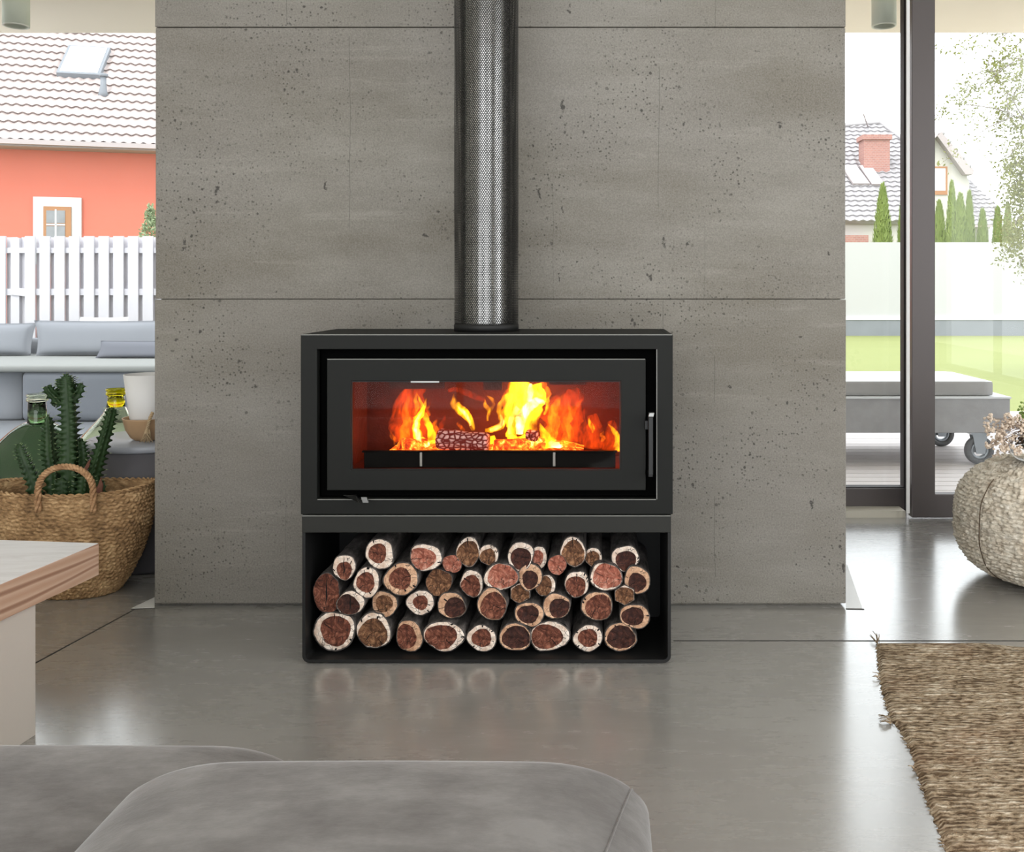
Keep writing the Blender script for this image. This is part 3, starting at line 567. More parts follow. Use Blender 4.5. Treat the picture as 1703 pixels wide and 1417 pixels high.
def build_log(i, zx, zy, rx, ry, hw, sw, core, gap, label):
    rnd = random.Random(100+i); Yf = 3.012+rnd.uniform(-.012, .016)+(.03 if i == 7 else 0)
    sc_ = Yf/F; c = P(500+zx/2.747, 870+zy/2.747, Yf); RX = rx/2.747*sc_*1.05; RZ = ry/2.747*sc_*1.05
    NS = 56; ph = [rnd.uniform(0, 6.28) for _ in range(6)]; L = .29+rnd.uniform(-.02, .02)
    am = [.045, .030, .022, .016]
    def outl(th, k=1.0): return 1+sum(a*math.sin((q+2)*th+ph[q]) for q, a in enumerate(am))*k
    if 'six-sided' in label:
        def outl(th, k=1.0): a = (th+.5) % (PI/3)-PI/6; return .90/math.cos(a)*(1+.02*math.sin(3*th+ph[0]))
    t_ = thing('firewood_log', (c.x, c.y, c.z), label, 'log', 'split logs stacked in the wood box')
    tilt = rnd.uniform(-.03, .03); ty = 0
    def ring(k, yy, jitter=0, jag=0):
        pts = []
        for a in range(NS):
            th = 2*PI*a/NS; r = outl(th)*k*(1+jitter*mnoise.noise(Vector((math.cos(th)*2.5, yy*14+i, math.sin(th)*2.5)))+jag*mnoise.noise(Vector((math.cos(th)*7+i, 3.3, math.sin(th)*7))))
            pts.append((c.x+RX*r*math.cos(th), yy, c.z+RZ*r*math.sin(th)))
        return pts
    # bark body
    m = MB(); rows = []
    ny = 12
    for j in range(ny+1): rows += ring(1.0 if 0 < j else .99, c.y+.0015+L*j/ny, .07)
    fs = [(j*NS+a, j*NS+(a+1) % NS, (j+1)*NS+(a+1) % NS, (j+1)*NS+a) for j in range(ny) for a in range(NS)]
    fs.append(tuple(range(ny*NS, (ny+1)*NS))); m.add(rows, fs, 0, True)
    m.build('bark', 'bark', t_)
    # sawn face: heartwood, sapwood ring, bark rim; rough relief
    m = MB(); vs_ = []; fs = []; mis = []
    ksap = .93 if sw else .965
    ox, oz, cr = core if core else (0, 0, .9)
    def inner(th):           # heartwood radius factor around its own centre
        if gap:
            d = abs((math.degrees(th)-((-gap[0]) % 360 if False else gap[0])+180) % 360-180)
            # gap is the direction (deg, 0 = right, 90 = down in the photo) where the sapwood IS wide or missing
        return cr*(1+.05*math.sin(3*th+ph[1])+.04*mnoise.noise(Vector((math.cos(th)*4, i*1.7, math.sin(th)*4))))
    K = 9
    for k in range(K+1):
        for a in range(NS):
            th = 2*PI*a/NS; ro = outl(th)*ksap*(1+.025*mnoise.noise(Vector((math.cos(th)*8+i, 3.3, math.sin(th)*8))))
            X1, Z1 = ro*math.cos(th), ro*math.sin(th)
            rh = inner(th); X0, Z0 = ox+rh*math.cos(th), -oz*0+(-oz if False else 0)+rh*math.sin(th)+(-oz)*-1*0
            Z0 = rh*math.sin(th)+oz_up(oz)
            rr0 = math.hypot(X0, Z0); lim = ro*.99
            # clamp the core inside the outline
            aa = math.atan2(Z0, X0); ro2 = outl(aa)*ksap*.99
            if rr0 > ro2: X0, Z0 = X0*ro2/rr0, Z0*ro2/rr0
            if not sw: X0, Z0 = X1*.97, Z1*.97
            if k <= 6:
                f = k/6; px_, pz_ = ox*(1-f)+X0*f if sw else X0*f, oz_up(oz)*(1-f)+Z0*f if sw else Z0*f
            elif k <= 8:
                f = (k-6)/2; px_, pz_ = X0*(1-f)+X1*f, Z0*(1-f)+Z1*f
            else: px_, pz_ = X1/ksap*1.0, Z1/ksap*1.0
            dep = .006*mnoise.noise(Vector((px_*3+i*3, pz_*3, 1)))+(.002 if k == 9 else 0)+(.0022 if hw == 'heart_dark' and k < 6 else 0)
            vs_.append((c.x+RX*px_, c.y-.002+dep, c.z+RZ*pz_))
    for k in range(K):
        for a in range(NS):
            fs.append((k*NS+a, k*NS+(a+1) % NS, (k+1)*NS+(a+1) % NS, (k+1)*NS+a))
            if k < 6: mi = 0
            elif k < 8: mi = 1 if sw else 0
            else: mi = 2
            if mi == 1 and mnoise.noise(Vector((math.cos(2*PI*a/NS)*9+i*5, k*.8, math.sin(2*PI*a/NS)*9))) > .55: mi = 3
            mis.append(mi)
    m.add(vs_, fs, mis, True)
    # drying cracks cut into the face
    ncr = 2 if sw else 4
    for q in range(ncr):
        th = rnd.uniform(0, 2*PI); r0, r1 = (rnd.uniform(.35, .6), rnd.uniform(.85, .95)) if q else (rnd.uniform(0, .15), .8)
        if 'wedge crack' in label and q == 0: th, r0, r1 = PI/2+.05, .05, .98
        if 'split brown' in label and q == 0: th, r0, r1 = PI/2, -.75, .85
        wd = .05 if q else (.10 if 'wedge' in label or 'split brown' in label else .045)
        n_ = 7; L_, R_ = [], []
        for s_ in range(n_):
            f = s_/(n_-1); rad = r0+(r1-r0)*f; wob_ = .10*mnoise.noise(Vector((f*4, i+q*9, 0)))
            ww = wd*(f*.9+.1 if q or 'wedge' in label else math.sin(PI*f)*.9+.1)/2
            for side, lst in ((-1, L_), (1, R_)):
                a_ = rad*math.cos(th)-math.sin(th)*(wob_+side*ww); b_ = rad*math.sin(th)+math.cos(th)*(wob_+side*ww)
                lst.append((c.x+RX*a_*.95, c.y-.0062, c.z+RZ*b_*.95))
        m.add(L_+R_, [(s_, s_+1, n_+s_+1, n_+s_) for s_ in range(n_-1)], 3, False)
    m.build('cut_face', [hw, sw or 'bark', 'bark', 'crack'], t_)
def oz_up(oz): return oz
for i, a in enumerate(LOGS): build_log(i, *a)

# ------------------------------------------------------------------ fire
fire = thing('fire', P(808, 750, YS+.2), 'burning orange and yellow fire behind the stove glass', 'fire')
FY = YS+.19
def flame(pts, mat, yo=0, depth=.8, seed=0, seg=14):
    m = MB(); n = len(pts); fine = []
    for i in range(n-1):
        for s_ in range(4):
            f = s_/4; fine.append([pts[i][k]*(1-f)+pts[i+1][k]*f for k in range(3)])
    fine.append(list(pts[-1]))
    for _ in range(2):
        fine = [fine[0]]+[[(fine[i-1][k]+2*fine[i][k]+fine[i+1][k])/4 for k in range(3)] for i in range(1, len(fine)-1)]+[fine[-1]]
    P_ = []; R_ = []
    for j, (px, py, w_) in enumerate(fine):
        wx = 2.2*mnoise.noise(Vector((j*.35, seed, 0))); yy = FY+yo+.02*mnoise.noise(Vector((j*.25, seed, 5)))
        P_.append(P(px+wx, py, yy)); R_.append(max(.0006, w_*yy/F*(1+.25*mnoise.noise(Vector((j*.6, seed, 9))))))
    vs_ = []
    for j, p in enumerate(P_):
        d = (P_[min(j+1, len(P_)-1)]-P_[max(j-1, 0)]).normalized(); a = Vector((0, 1, 0)); b = d.cross(a).normalized()
        for k in range(seg):
            th = 2*PI*k/seg+j*.12; rr_ = R_[j]*(1+.35*mnoise.noise(Vector((math.cos(th)*1.3, j*.3+seed, math.sin(th)*1.3))))
            vs_.append(p+(a*math.cos(th)*depth+b*math.sin(th))*rr_)
    nn = len(P_)
    m.add(vs_, [(j*seg+k, j*seg+(k+1) % seg, (j+1)*seg+(k+1) % seg, (j+1)*seg+k) for j in range(nn-1) for k in range(seg)]+[tuple(range(seg))[::-1], tuple(range((nn-1)*seg, nn*seg))], 0, True)
    return m.build('flame', mat, fire)
FL_ = [
 ([(702,748,9),(696,728,9),(691,712,7),(692,700,6),(700,688,6),(706,676,3),(709,662,.6)], 'flame', 0),
 ([(697,735,4),(693,715,5),(692,700,3),(699,688,2),(704,680,.5)], 'flame_core', -.02),
 ([(716,745,8),(720,725,8),(712,705,6),(706,690,5),(700,672,3),(694,655,.8)], 'flame', .03),
 ([(690,748,30),(688,715,28),(684,685,24),(690,655,18),(700,640,10)], 'flame_red', .05),
 ([(668,735,14),(664,700,16),(670,670,14),(680,648,6)], 'flame_red', .02),
 ([(786,716,3),(784,702,6),(774,686,8),(761,676,8.5),(753,668,6),(756,660,2.5),(754,654,.5)], 'flame', .02),
 ([(783,708,2),(779,694,3),(770,684,3.5),(760,674,1)], 'flame_core', .0),
 ([(732,715,6),(737,703,4.5),(741,690,.6)], 'flame_red', .03),
 ([(806,716,3),(822,714,6),(836,706,6.5),(834,693,5.5),(829,681,5),(834,669,5),(841,660,4),(844,652,.6)], 'flame', -.01),
 ([(815,716,3),(827,712,4),(836,704,4),(832,690,2)], 'flame_core', -.02),
 ([(811,700,2),(814,684,3),(822,672,3),(818,662,3),(808,658,.6)], 'flame', .02),
 ([(850,726,9),(853,708,9),(849,692,12),(857,672,20),(868,655,26),(880,640,30)], 'flame', .03),
 ([(884,730,10),(880,705,14),(886,680,18),(892,655,18),(886,640,14)], 'flame', .06),
 ([(849,722,4),(848,705,4),(852,690,5),(862,678,6)], 'flame_core', 0),
 ([(864,722,6),(865,704,8),(869,688,9),(880,675,9),(894,667,7),(905,668,3),(909,676,.6)], 'flame_core', -.01),
 ([(880,668,5),(884,652,5),(882,638,3)], 'flame_core', .03),
 ([(930,745,26),(938,712,30),(946,682,26),(956,658,16),(964,646,4)], 'flame_red', .05),
 ([(958,735,8),(962,712,7),(956,690,6),(966,672,5),(972,652,1)], 'flame_red', 0),
 ([(905,700,14),(920,680,14),(930,662,10),(940,650,3)], 'flame_red', .01),
 ([(912,748,16),(914,738,13),(908,726,8),(901,714,5),(898,704,.8)], 'flame', -.02),
 ([(924,748,14),(920,741,10),(914,734,4)], 'flame_core', -.03),
 ([(1026,750,7),(1029,736,7),(1026,722,5),(1017,712,3),(1012,705,.6)], 'flame', -.04),
 ([(1015,750,16),(1020,725,14),(1015,700,6)], 'flame_red', -.02),
 ([(850,745,26),(875,738,18),(900,735,12)], 'flame', .06),
 ([(905,742,12),(915,722,13),(922,702,11),(918,684,9),(928,668,7),(940,655,1)], 'flame_mid', .04),
 ([(940,740,10),(946,722,10),(940,705,8),(950,690,8),(958,676,5),(968,664,.8)], 'flame_mid', .03),
 ([(965,738,6),(972,715,7),(968,695,5),(975,680,3),(978,668,.6)], 'flame_red', -.02),
 ([(676,742,9),(672,722,9),(678,700,8),(672,682,6),(680,664,3),(676,650,.6)], 'flame_mid', .03),
 ([(722,742,7),(728,722,6),(722,706,5),(728,694,.8)], 'flame_mid', .01),
 ([(838,700,8),(845,680,9),(842,660,8),(850,645,6),(846,636,2)], 'flame_mid', .06),
 ([(902,668,10),(908,654,10),(902,642,8),(905,635,4)], 'flame_mid', .07),
 ([(796,742,10),(812,735,8),(824,728,5)], 'flame', .05),
 ([(745,650,3),(760,646,5),(790,660,6),(810,666,3),(822,662,.8)], 'flame_red', .08),
 ([(985,745,18),(990,715,16),(985,690,8)], 'flame_red', .08),
]
for i, (pts, mt, yo) in enumerate(FL_): flame(pts, mt, yo, .9, i*3.1)
# ember bed, glowing and charred wood
m = MB(); nx, ny = 60, 14; vs_ = []
for j in range(ny+1):
    for i in range(nx+1):
        px = 640+330*i/nx; yy = YS+.075+.24*j/ny; h = (.5+.5*mnoise.noise(Vector((px*.03, yy*22, 0))))*.030*min(1, i/6, (nx-i)/6)*min(1, j/1.5+.3)
        vs_.append((PX(px, YS+.15), yy, sz_(768)+h))
m.add(vs_, [(j*(nx+1)+i, j*(nx+1)+i+1, (j+1)*(nx+1)+i+1, (j+1)*(nx+1)+i) for j in range(ny) for i in range(nx)], 0, True)
o = m.build('ember_bed', 'ember', fire); o['kind'] = 'stuff'
def fire_log(name, a, b, r, mat, label, seed, cat='log'):
    mid = (a+b)/2; m = MB(); n = 18; seg = 28; vs_ = []; d = (b-a); u = d.normalized(); p1_ = u.cross(Vector((0, 1, 0))).normalized(); p2_ = u.cross(p1_)
    for j in range(n+1):
        f = j/n
        for k in range(seg):
            th = 2*PI*k/seg; e = min(1, .86+min(f, 1-f)*4); rr_ = r*e*(1+.14*mnoise.noise(Vector((math.cos(th)*1.5+seed, f*3, math.sin(th)*1.5))))
            vs_.append(a+d*f+p1_*math.cos(th)*rr_+p2_*math.sin(th)*rr_)
    m.add(vs_, [(j*seg+k, j*seg+(k+1) % seg, (j+1)*seg+(k+1) % seg, (j+1)*seg+k) for j in range(n) for k in range(seg)]+[tuple(range(seg))[::-1], tuple(range(n*seg, (n+1)*seg))], 0, True)
    o = m.build(name, mat, None, mid); return tag(o, label, cat)
YE = YS+.13
fire_log('burning_log', P(728, 730, YE), P(812, 737, YE-.015), 17*YE/F, 'char', 'charred crackled log glowing pink in the middle of the fire', 1)
fire_log('burning_log', P(822, 742, YE-.01), P(905, 738, YE+.05), 11*YE/F, 'ember', 'glowing yellow-orange log lying right of the crackled log in the fire', 2)
fire_log('burning_log', P(878, 722, YE+.03), P(892, 726, YE+.01), 9*YE/F, 'char', 'short charred stub standing on the glowing log in the fire', 3)
fire_log('burning_log', P(668, 748, YE+.02), P(708, 746, YE+.08), 19*YE/F, 'ember', 'rounded orange glowing log end at the left of the fire', 4)
FLX = [(690,690,694,650),(706,700,716,668),(866,670,872,640),(905,690,916,655),(925,690,934,658),(948,700,946,664),(812,690,806,664),(700,720,676,690),(770,720,762,700),(985,720,980,694),(1000,735,1004,716),(655,740,650,715)]
for i, (a, b, c_, d) in enumerate(FLX): flame([(a, b, 1.5), ((a*2+c_)/3+3, (b*2+d)/3, 4), ((a+c_*2)/3-2, (b+d*2)/3, 3.2), (c_, d, .5)], 'flame_mid' if i % 3 else 'flame', .01*(i % 5)-.02, .9, 50+i*2.3)
def plight(px, py, yo, e, col, r=.03):
    l = bpy.data.lights.new('fire_glow', 'POINT'); l.energy = e; l.color = col; l.shadow_soft_size = r; o = bpy.data.objects.new('fire_glow', l); COL.objects.link(o); o.location = P(px, py, YS+yo)
plight(875, 690, .15, .75, (1, .06, .004)); plight(695, 700, .15, .38, (1, .05, .004)); plight(975, 700, .12, 1.0, (1, .05, .003)); plight(1015, 730, .10, .10, (1, .12, .01), .01)

# ------------------------------------------------------------------ bench at left
cA = FL(165, 903, .45); dirv = Vector((-.044, -.384, 0)).normalized(); ex = Vector((-dirv.y, dirv.x, 0)).normalized()*-1   # ex points left (-X)
if ex.x > 0: ex = -ex
bench = thing('bench', (cA+dirv*.6+ex*.25).to_tuple()[:2]+(0,), 'low bench with thick whitewashed pine top and pale slab leg, in front of the basket', 'bench')
zt = .45; zb_ = PZ(956.5, cA.y)
Lb = 1.05; Wb = .75
def bq(u, v, z): q = cA+dirv*u+ex*v; return Vector((q.x, q.y, z))
m = MB(); m.prism([bq(0, 0, zb_), bq(0, Wb, zb_), bq(Lb, Wb, zb_), bq(Lb, 0, zb_)], (0, 0, zt-zb_), 0)
mm = m.build('bench_top', ['pine', 'planktop'], bench, bevel=.003)
for p_ in mm.data.polygons:
    if p_.normal.z > .9: p_.material_index = 1
lp = FL(55, 1222); 
u0 = (lp-cA).dot(dirv); 
m = MB(); m.prism([bq(u0, .012, 0), bq(u0, Wb-.02, 0), bq(u0+.55, Wb-.02, 0), bq(u0+.55, .012, 0)], (0, 0, zb_), 0); m.build('bench_leg', 'benchleg', bench, bevel=.002)

# ------------------------------------------------------------------ sofa in the foreground
sofa = thing('sofa', (-.6, 1.0, 0), 'grey velvet sofa with rounded seat cushions in the foreground', 'sofa')
m = MB(); rbox(m, (-.86, .96, .21), (.80, .50, .15), .03, 6); m.build('sofa_base', 'velvet', sofa)
m = MB()
rbox(m, (-1.105, 1.145, .372), (.62, .41, .085), (.16, .07, .05), 26, (.014, 0), 0)
o = m.build('seat_cushion', 'velvet', sofa)
m = MB()
def fshape(v):
    return v
rbox(m, (-.31, .99, .42), (.378, .385, .10), (.16, .06, .07), 30, (.026, 0), 0)
fc = m.build('chaise_cushion', 'velvet', sofa)
def seam_on(o, pts, r=.0016, name='seam'):
    me = o.data; og = Vector(ORG[o.name]); bvh = BVHTree.FromPolygons([v.co+og for v in me.vertices], [tuple(p.vertices) for p in me.polygons]); out = []
    for (x_, y_) in pts:
        h = bvh.ray_cast(Vector((x_, y_, 2)), Vector((0, 0, -1)))
        if h[0]: out.append(h[0]+Vector((0, 0, r*.3)))
    m = MB(); m.tube(out, r, 6); return m.build(name, 'velvet', o)
seam_on(fc, [(.047-.060*(i/24)-.0, 1.34-.30*(i/24)) for i in range(25)])
m = MB()

# ------------------------------------------------------------------ jute rug
edge = [(1457, 1070), (1458, 1090), (1461, 1120), (1466, 1150), (1474, 1175), (1480, 1198), (1494, 1212), (1506, 1235), (1516, 1255), (1522, 1278), (1532, 1310), (1543, 1340), (1556, 1372), (1567, 1400), (1578, 1430), (1640, 1640)]
def eL(py):
    for (a, b), (c_, d) in zip(edge, edge[1:]):
        if b <= py <= d: return a+(c_-a)*(py-b)/(d-b)
    return edge[-1][0]
m = MB(); rows = 170; cols = 100; vs_ = []
for j in range(rows+1):
    f = j/rows; 
    yb = FL(1457, 1070).y*(1-f)+FL(1640, 1640).y*f; py = VY+CAMH*F/yb; lx = PX(eL(min(py, 1640)), yb)
    for i in range(cols+1):
        g_ = i/cols; x_ = lx+(2.3-lx)*g_; y_ = yb
        if j < 45:
            y_ -= (1-j/45)**2*(.078*min(1, (x_-lx)/.33)**.7+.004*mnoise.noise(Vector((x_*30, 0, 0))))
        if i == 0: x_ += .004*mnoise.noise(Vector((y_*60, 2, 0)))+.003*math.sin(y_*180)
        h = .010+.0015*math.sin(y_*150+2*mnoise.noise(Vector((x_*6, y_*6, 0))))*1+.005*mnoise.noise(Vector((x_*22, y_*60, 0)))+.004*mnoise.noise(Vector((x_*5, y_*5, 0)))
        if i == 0 or j == 0 or j == rows: h = .001
        vs_.append((x_, y_, max(.0008, h)))
m.add(vs_, [(j*(cols+1)+i, j*(cols+1)+i+1, (j+1)*(cols+1)+i+1, (j+1)*(cols+1)+i) for j in range(rows) for i in range(cols)], 0, True)
rug = tag(m.build('jute_rug', 'rug', None, (1.6, 2.2, 0)), 'frayed braided beige jute rug on the grey floor, in front of the pouf', 'rug')
m = MB(); rn = random.Random(5)
def strand(px, py, dx, dy, n, ln):
    for k in range(n):
        a = FL(px, py+rn.uniform(-4, 4)); a.z = .006; b = a+Vector((dx+rn.uniform(-.5, .5)*abs(dy or dx)*.8, dy+rn.uniform(-.4, .4)*ln, rn.uniform(.0, .01)))
        mid = (a+b)/2+Vector((rn.uniform(-.004, .004), rn.uniform(-.004, .004), .004)); m.tube([a, mid, b], [.0022, .0016, .0008], 5)
strand(1459, 1072, .006, .06, 5, .03); strand(1464, 1130, -.024, .004, 3, .015); strand(1482, 1204, -.032, .006, 8, .03); strand(1523, 1284, -.016, .0, 4, .012)
for k in range(70):
    py = rn.uniform(1075, 1410); px = eL(py); a = FL(px+2, py, .004); b = a+Vector((-rn.uniform(.004, .012), rn.uniform(-.006, .006), rn.uniform(-.001, .002))); m.tube([a, b], [.0016, .0007], 4)
o = m.build('fringe', 'rug', rug); o['kind'] = 'stuff'

# ------------------------------------------------------------------ pouf, vase with dried flowers
pc = Vector((PX(1745, 3.82), 3.82, 0)); PR = .368; PH = .492
pouf = thing('woven_pouf', tuple(pc), 'chunky beige wool pouf on the floor before the sliding door', 'pouf')
m = MB(); NA, NR = 400, 190; vs_ = []; rn = random.Random(3)
for j in range(NR+1):
    f = j/NR; ph_ = -PI/2+PI*f; cz = math.sin(ph_); cr_ = math.cos(ph_)
    rr_ = PR*(abs(cr_)**.62); zz = PH/2+PH/2*math.copysign(abs(cz)**.80, cz)
    for a in range(NA):
        th = 2*PI*a/NA; q = Vector((math.cos(th)*rr_*1, math.sin(th)*rr_, zz))
        kn = .5+.5*math.sin(zz*250+2.5*mnoise.noise(q*7)); strn = mnoise.noise(Vector((th*9, zz*55, 0))); lump = mnoise.noise(q*34)
        wz = zz+.012*mnoise.noise(q*6)+.004*mnoise.noise(q*25); rw = math.floor(wz/.0165); knot = abs(math.sin(PI*wz/.0165))**.7*(.35+.65*abs(math.sin(th*PR/.026*PI/1.0+rw*1.7+2*mnoise.noise(Vector((rw*3.1, th*3, 0)))))); d = .013*knot+.010*lump*.8+.007*mnoise.noise(Vector((q.x*50, q.y*50, q.z*80)))+.006*mnoise.noise(q*4)-.006
        seam_ = min(abs((th-s0+PI) % (2*PI)-PI) for s0 in (-1.80, -2.75, -.6, .4, 1.5, 2.5)); 
        if seam_ < .014: d -= .004
        if j < 4: d *= .3
        vs_.append((pc.x+(rr_+d)*math.cos(th), pc.y+(rr_+d)*math.sin(th), max(.0, zz+(d if j > NR*.8 else 0))))
m.add(vs_, [(j*NA+a, j*NA+(a+1) % NA, (j+1)*NA+(a+1) % NA, (j+1)*NA+a) for j in range(NR) for a in range(NA)], 0, True)
m.build('woven_cover', 'wool', pouf)
def pouf_pt(th, f, out=.004):
    ph_ = -PI/2+PI*f; rr_ = PR*(abs(math.cos(ph_))**.62)+out; cz = math.sin(ph_); return Vector((pc.x+rr_*math.cos(th), pc.y+rr_*math.sin(th), PH/2+PH/2*math.copysign(abs(cz)**.80, cz)))
for s0 in (-1.80, -2.75):
    m = MB(); m.tube([pouf_pt(s0+.004*math.sin(k), .20+.56*k/24, .008) for k in range(25)], .0018, 6); m.build('seam', 'seam', pouf)
vc = Vector((PX(1715, 3.74), 3.74, PH+.006))
vase = thing('glass_vase', tuple(vc), 'small round clear glass vase standing on the wool pouf', 'vase')
sv = .102
prof = [(.0, .002), (.035, .002), (.060, .012), (.082, .036), (.088, .064), (.080, .092), (.060, .112), (.040, .122), (.034, .130), (.036, .142), (.040, .146)]
inn = [(r-.003 if r > .003 else 0, z+(.003 if k < 2 else 0)) for k, (r, z) in enumerate(prof)][::-1]
m = MB(); m.lathe(prof+inn, tuple(vc), 40); m.build('vase_body', 'vase', vase)
m = MB(); m.lathe([(.0405, .120), (.0415, .123), (.0415, .130), (.0405, .133)], tuple(vc), 32); 
m.lathe([(.0375, .127), (.0405, .124), (.0405, .136), (.0375, .139)], tuple(vc), 32); m.build('neck_cord', 'twig', vase, label='brown cord round the neck')
fl_ = thing('dried_flowers', (vc.x, vc.y, vc.z+.02), 'spray of dried cream blossoms in the glass vase', 'flowers')
ms, mp, ml = MB(), MB(), MB(); rn = random.Random(11)
neck = vc+Vector((0, 0, .14))
for k in range(62):
    tgt = P(rn.uniform(1640, 1712) if k < 50 else rn.uniform(1690, 1760), rn.uniform(693, 738) if k % 4 else rn.uniform(735, 755), 3.74+rn.uniform(-.07, .07))
    if k > 54: tgt = P(rn.uniform(1696, 1730), rn.uniform(655, 700), 3.74)
    mid = (neck+tgt)/2+Vector((rn.uniform(-.01, .01), 0, .012)); ms.tube([vc+Vector((rn.uniform(-.02, .02), rn.uniform(-.02, .02), .03)), neck+Vector((rn.uniform(-.02, .02), rn.uniform(-.02, .02), 0)), mid, tgt], [.0012, .0011, .0009, .0006], 4, cap=False)
    for q in range(9):
        c = tgt+Vector([rn.uniform(-.014, .014) for _ in range(3)]); r = rn.uniform(.0038, .0072); dst = ml if k > 54 else mp
        bm = bmesh.new(); bmesh.ops.create_icosphere(bm, subdivisions=1, radius=r); dst.add([c+v.co*(1+rn.uniform(-.3, .3)) for v in bm.verts], [tuple(v.index for v in f.verts) for f in bm.faces], 0, False); bm.free()
for mb_, nm, mt in ((ms, 'stem', 'twig'), (mp, 'blossom', 'petal'), (ml, 'leaf', 'vaseleaf')):
    o = mb_.build(nm, mt, fl_); o['kind'] = 'stuff'

# ------------------------------------------------------------------ basket with cactus
bc = Vector((PX(125, 3.69), 3.69, 0)); BH = .405
basket = thing('seagrass_basket', tuple(bc), 'oval woven seagrass basket with rope handles, left of the concrete wall', 'basket')
def bas(th, f, off=0):
    # f: 0 foot .. 1 rim ; half axes grow upwards
    g_ = math.sin(min(1, f)*PI/2)**.85; a = .165+.145*g_; b = .115+.040*g_
    n_ = 2.4; cx, sy_ = math.cos(th), math.sin(th); k = (abs(cx)**n_+abs(sy_)**n_)**(-1/n_)
    z = BH*f+.022*f*f*(abs(cx)**3)
    return Vector((bc.x+(a*k+off)*cx, bc.y+(b*k+off)*sy_, z))
m = MB(); RW = 27; SUB = 5; NA = 560; NC = 74; vs_ = []; JR = RW*SUB
for j in range(JR+1):
    f = j/JR; row = j//SUB; ph_ = (j % SUB)/SUB
    for a in range(NA):
        th = 2*PI*a/NA; tw = math.sin(th*NC+PI*row+.6*mnoise.noise(Vector((th*3, row, 0)))*3); ro = math.sin(PI*ph_)
        d = .0035*ro*(1+.8*tw)+.0025*mnoise.noise(Vector((th*14, row*.9, 0)))+.004*mnoise.noise(Vector((th*2, f*3, 4)))
        q = bas(th, f, d); q.z += .0028*math.sin(th*NC*.5+row)*(1 if 0 < j else 0); q.z = max(0.0, q.z); vs_.append(q)
# inner wall
for j in range(0, 9):
    f = 1-j/9*.9
    for a in range(NA):
        th = 2*PI*a/NA; q = bas(th, f, -.008); vs_.append(q)
tot = JR+1+9
m.add(vs_, [(j*NA+a, j*NA+(a+1) % NA, (j+1)*NA+(a+1) % NA, (j+1)*NA+a) for j in range(tot-1) for a in range(NA)]+[tuple(range(NA))[::-1], tuple(range((tot-1)*NA, tot*NA))], 0, True)
m.build('basket_body', 'basket', basket)
def braid(path, r, turns, mb, n=150, strands=3):
    path = [Vector(p) for p in path]
    def at(f):
        g_ = f*(len(path)-1); i = min(int(g_), len(path)-2); return path[i].lerp(path[i+1], g_-i)
    for s_ in range(strands):
        pts = []
        for k in range(n+1):
            f = k/n; p = at(f); d = (at(min(1, f+.01))-at(max(0, f-.01))).normalized(); a = Vector((0, 1, 0)); a = (a-d*a.dot(d)).normalized(); b = d.cross(a); ph_ = 2*PI*(turns*f+s_/strands)
            pts.append(p+(a*math.cos(ph_)+b*math.sin(ph_))*r*.62)
        mb.tube(pts, r*.62, 7)
for side in (1,):
    m = MB(); yf = bas(-PI/2, .86, .012).y; pth = []
    for k in range(31):
        a = PI*k/30; pth.append(P(109-46*math.cos(a), 822-(1 if 0 < k < 30 else 0)-45*math.sin(a)**.8, yf-.006))
    pth = [P(63, 852, yf-.010), P(63, 838, yf-.009)]+pth+[P(155, 838, yf-.009), P(155, 852, yf-.010)]
    braid(pth, .0105, 9, m); m.build('handle', 'rope', basket)
m = MB(); rim = [bas(2*PI*k/90, 1.0, .002)+Vector((0, 0, .004)) for k in range(91)]; braid(rim, .0075, 34, m, 360, 2); m.build('rim_braid', 'basket', basket)
cactus = thing('cactus', (bc.x, bc.y, .20), 'dark green ribbed cactus with toothed edges growing in the seagrass basket', 'cactus')
m = MB(); m.lathe([(0, .315), (.09, .318), (.125, .310), (.13, .30), (.10, .05), (0, .05)], (bc.x, bc.y, 0), 40, 0, 1.0, .85); m.build('root_ball', 'soil', cactus)
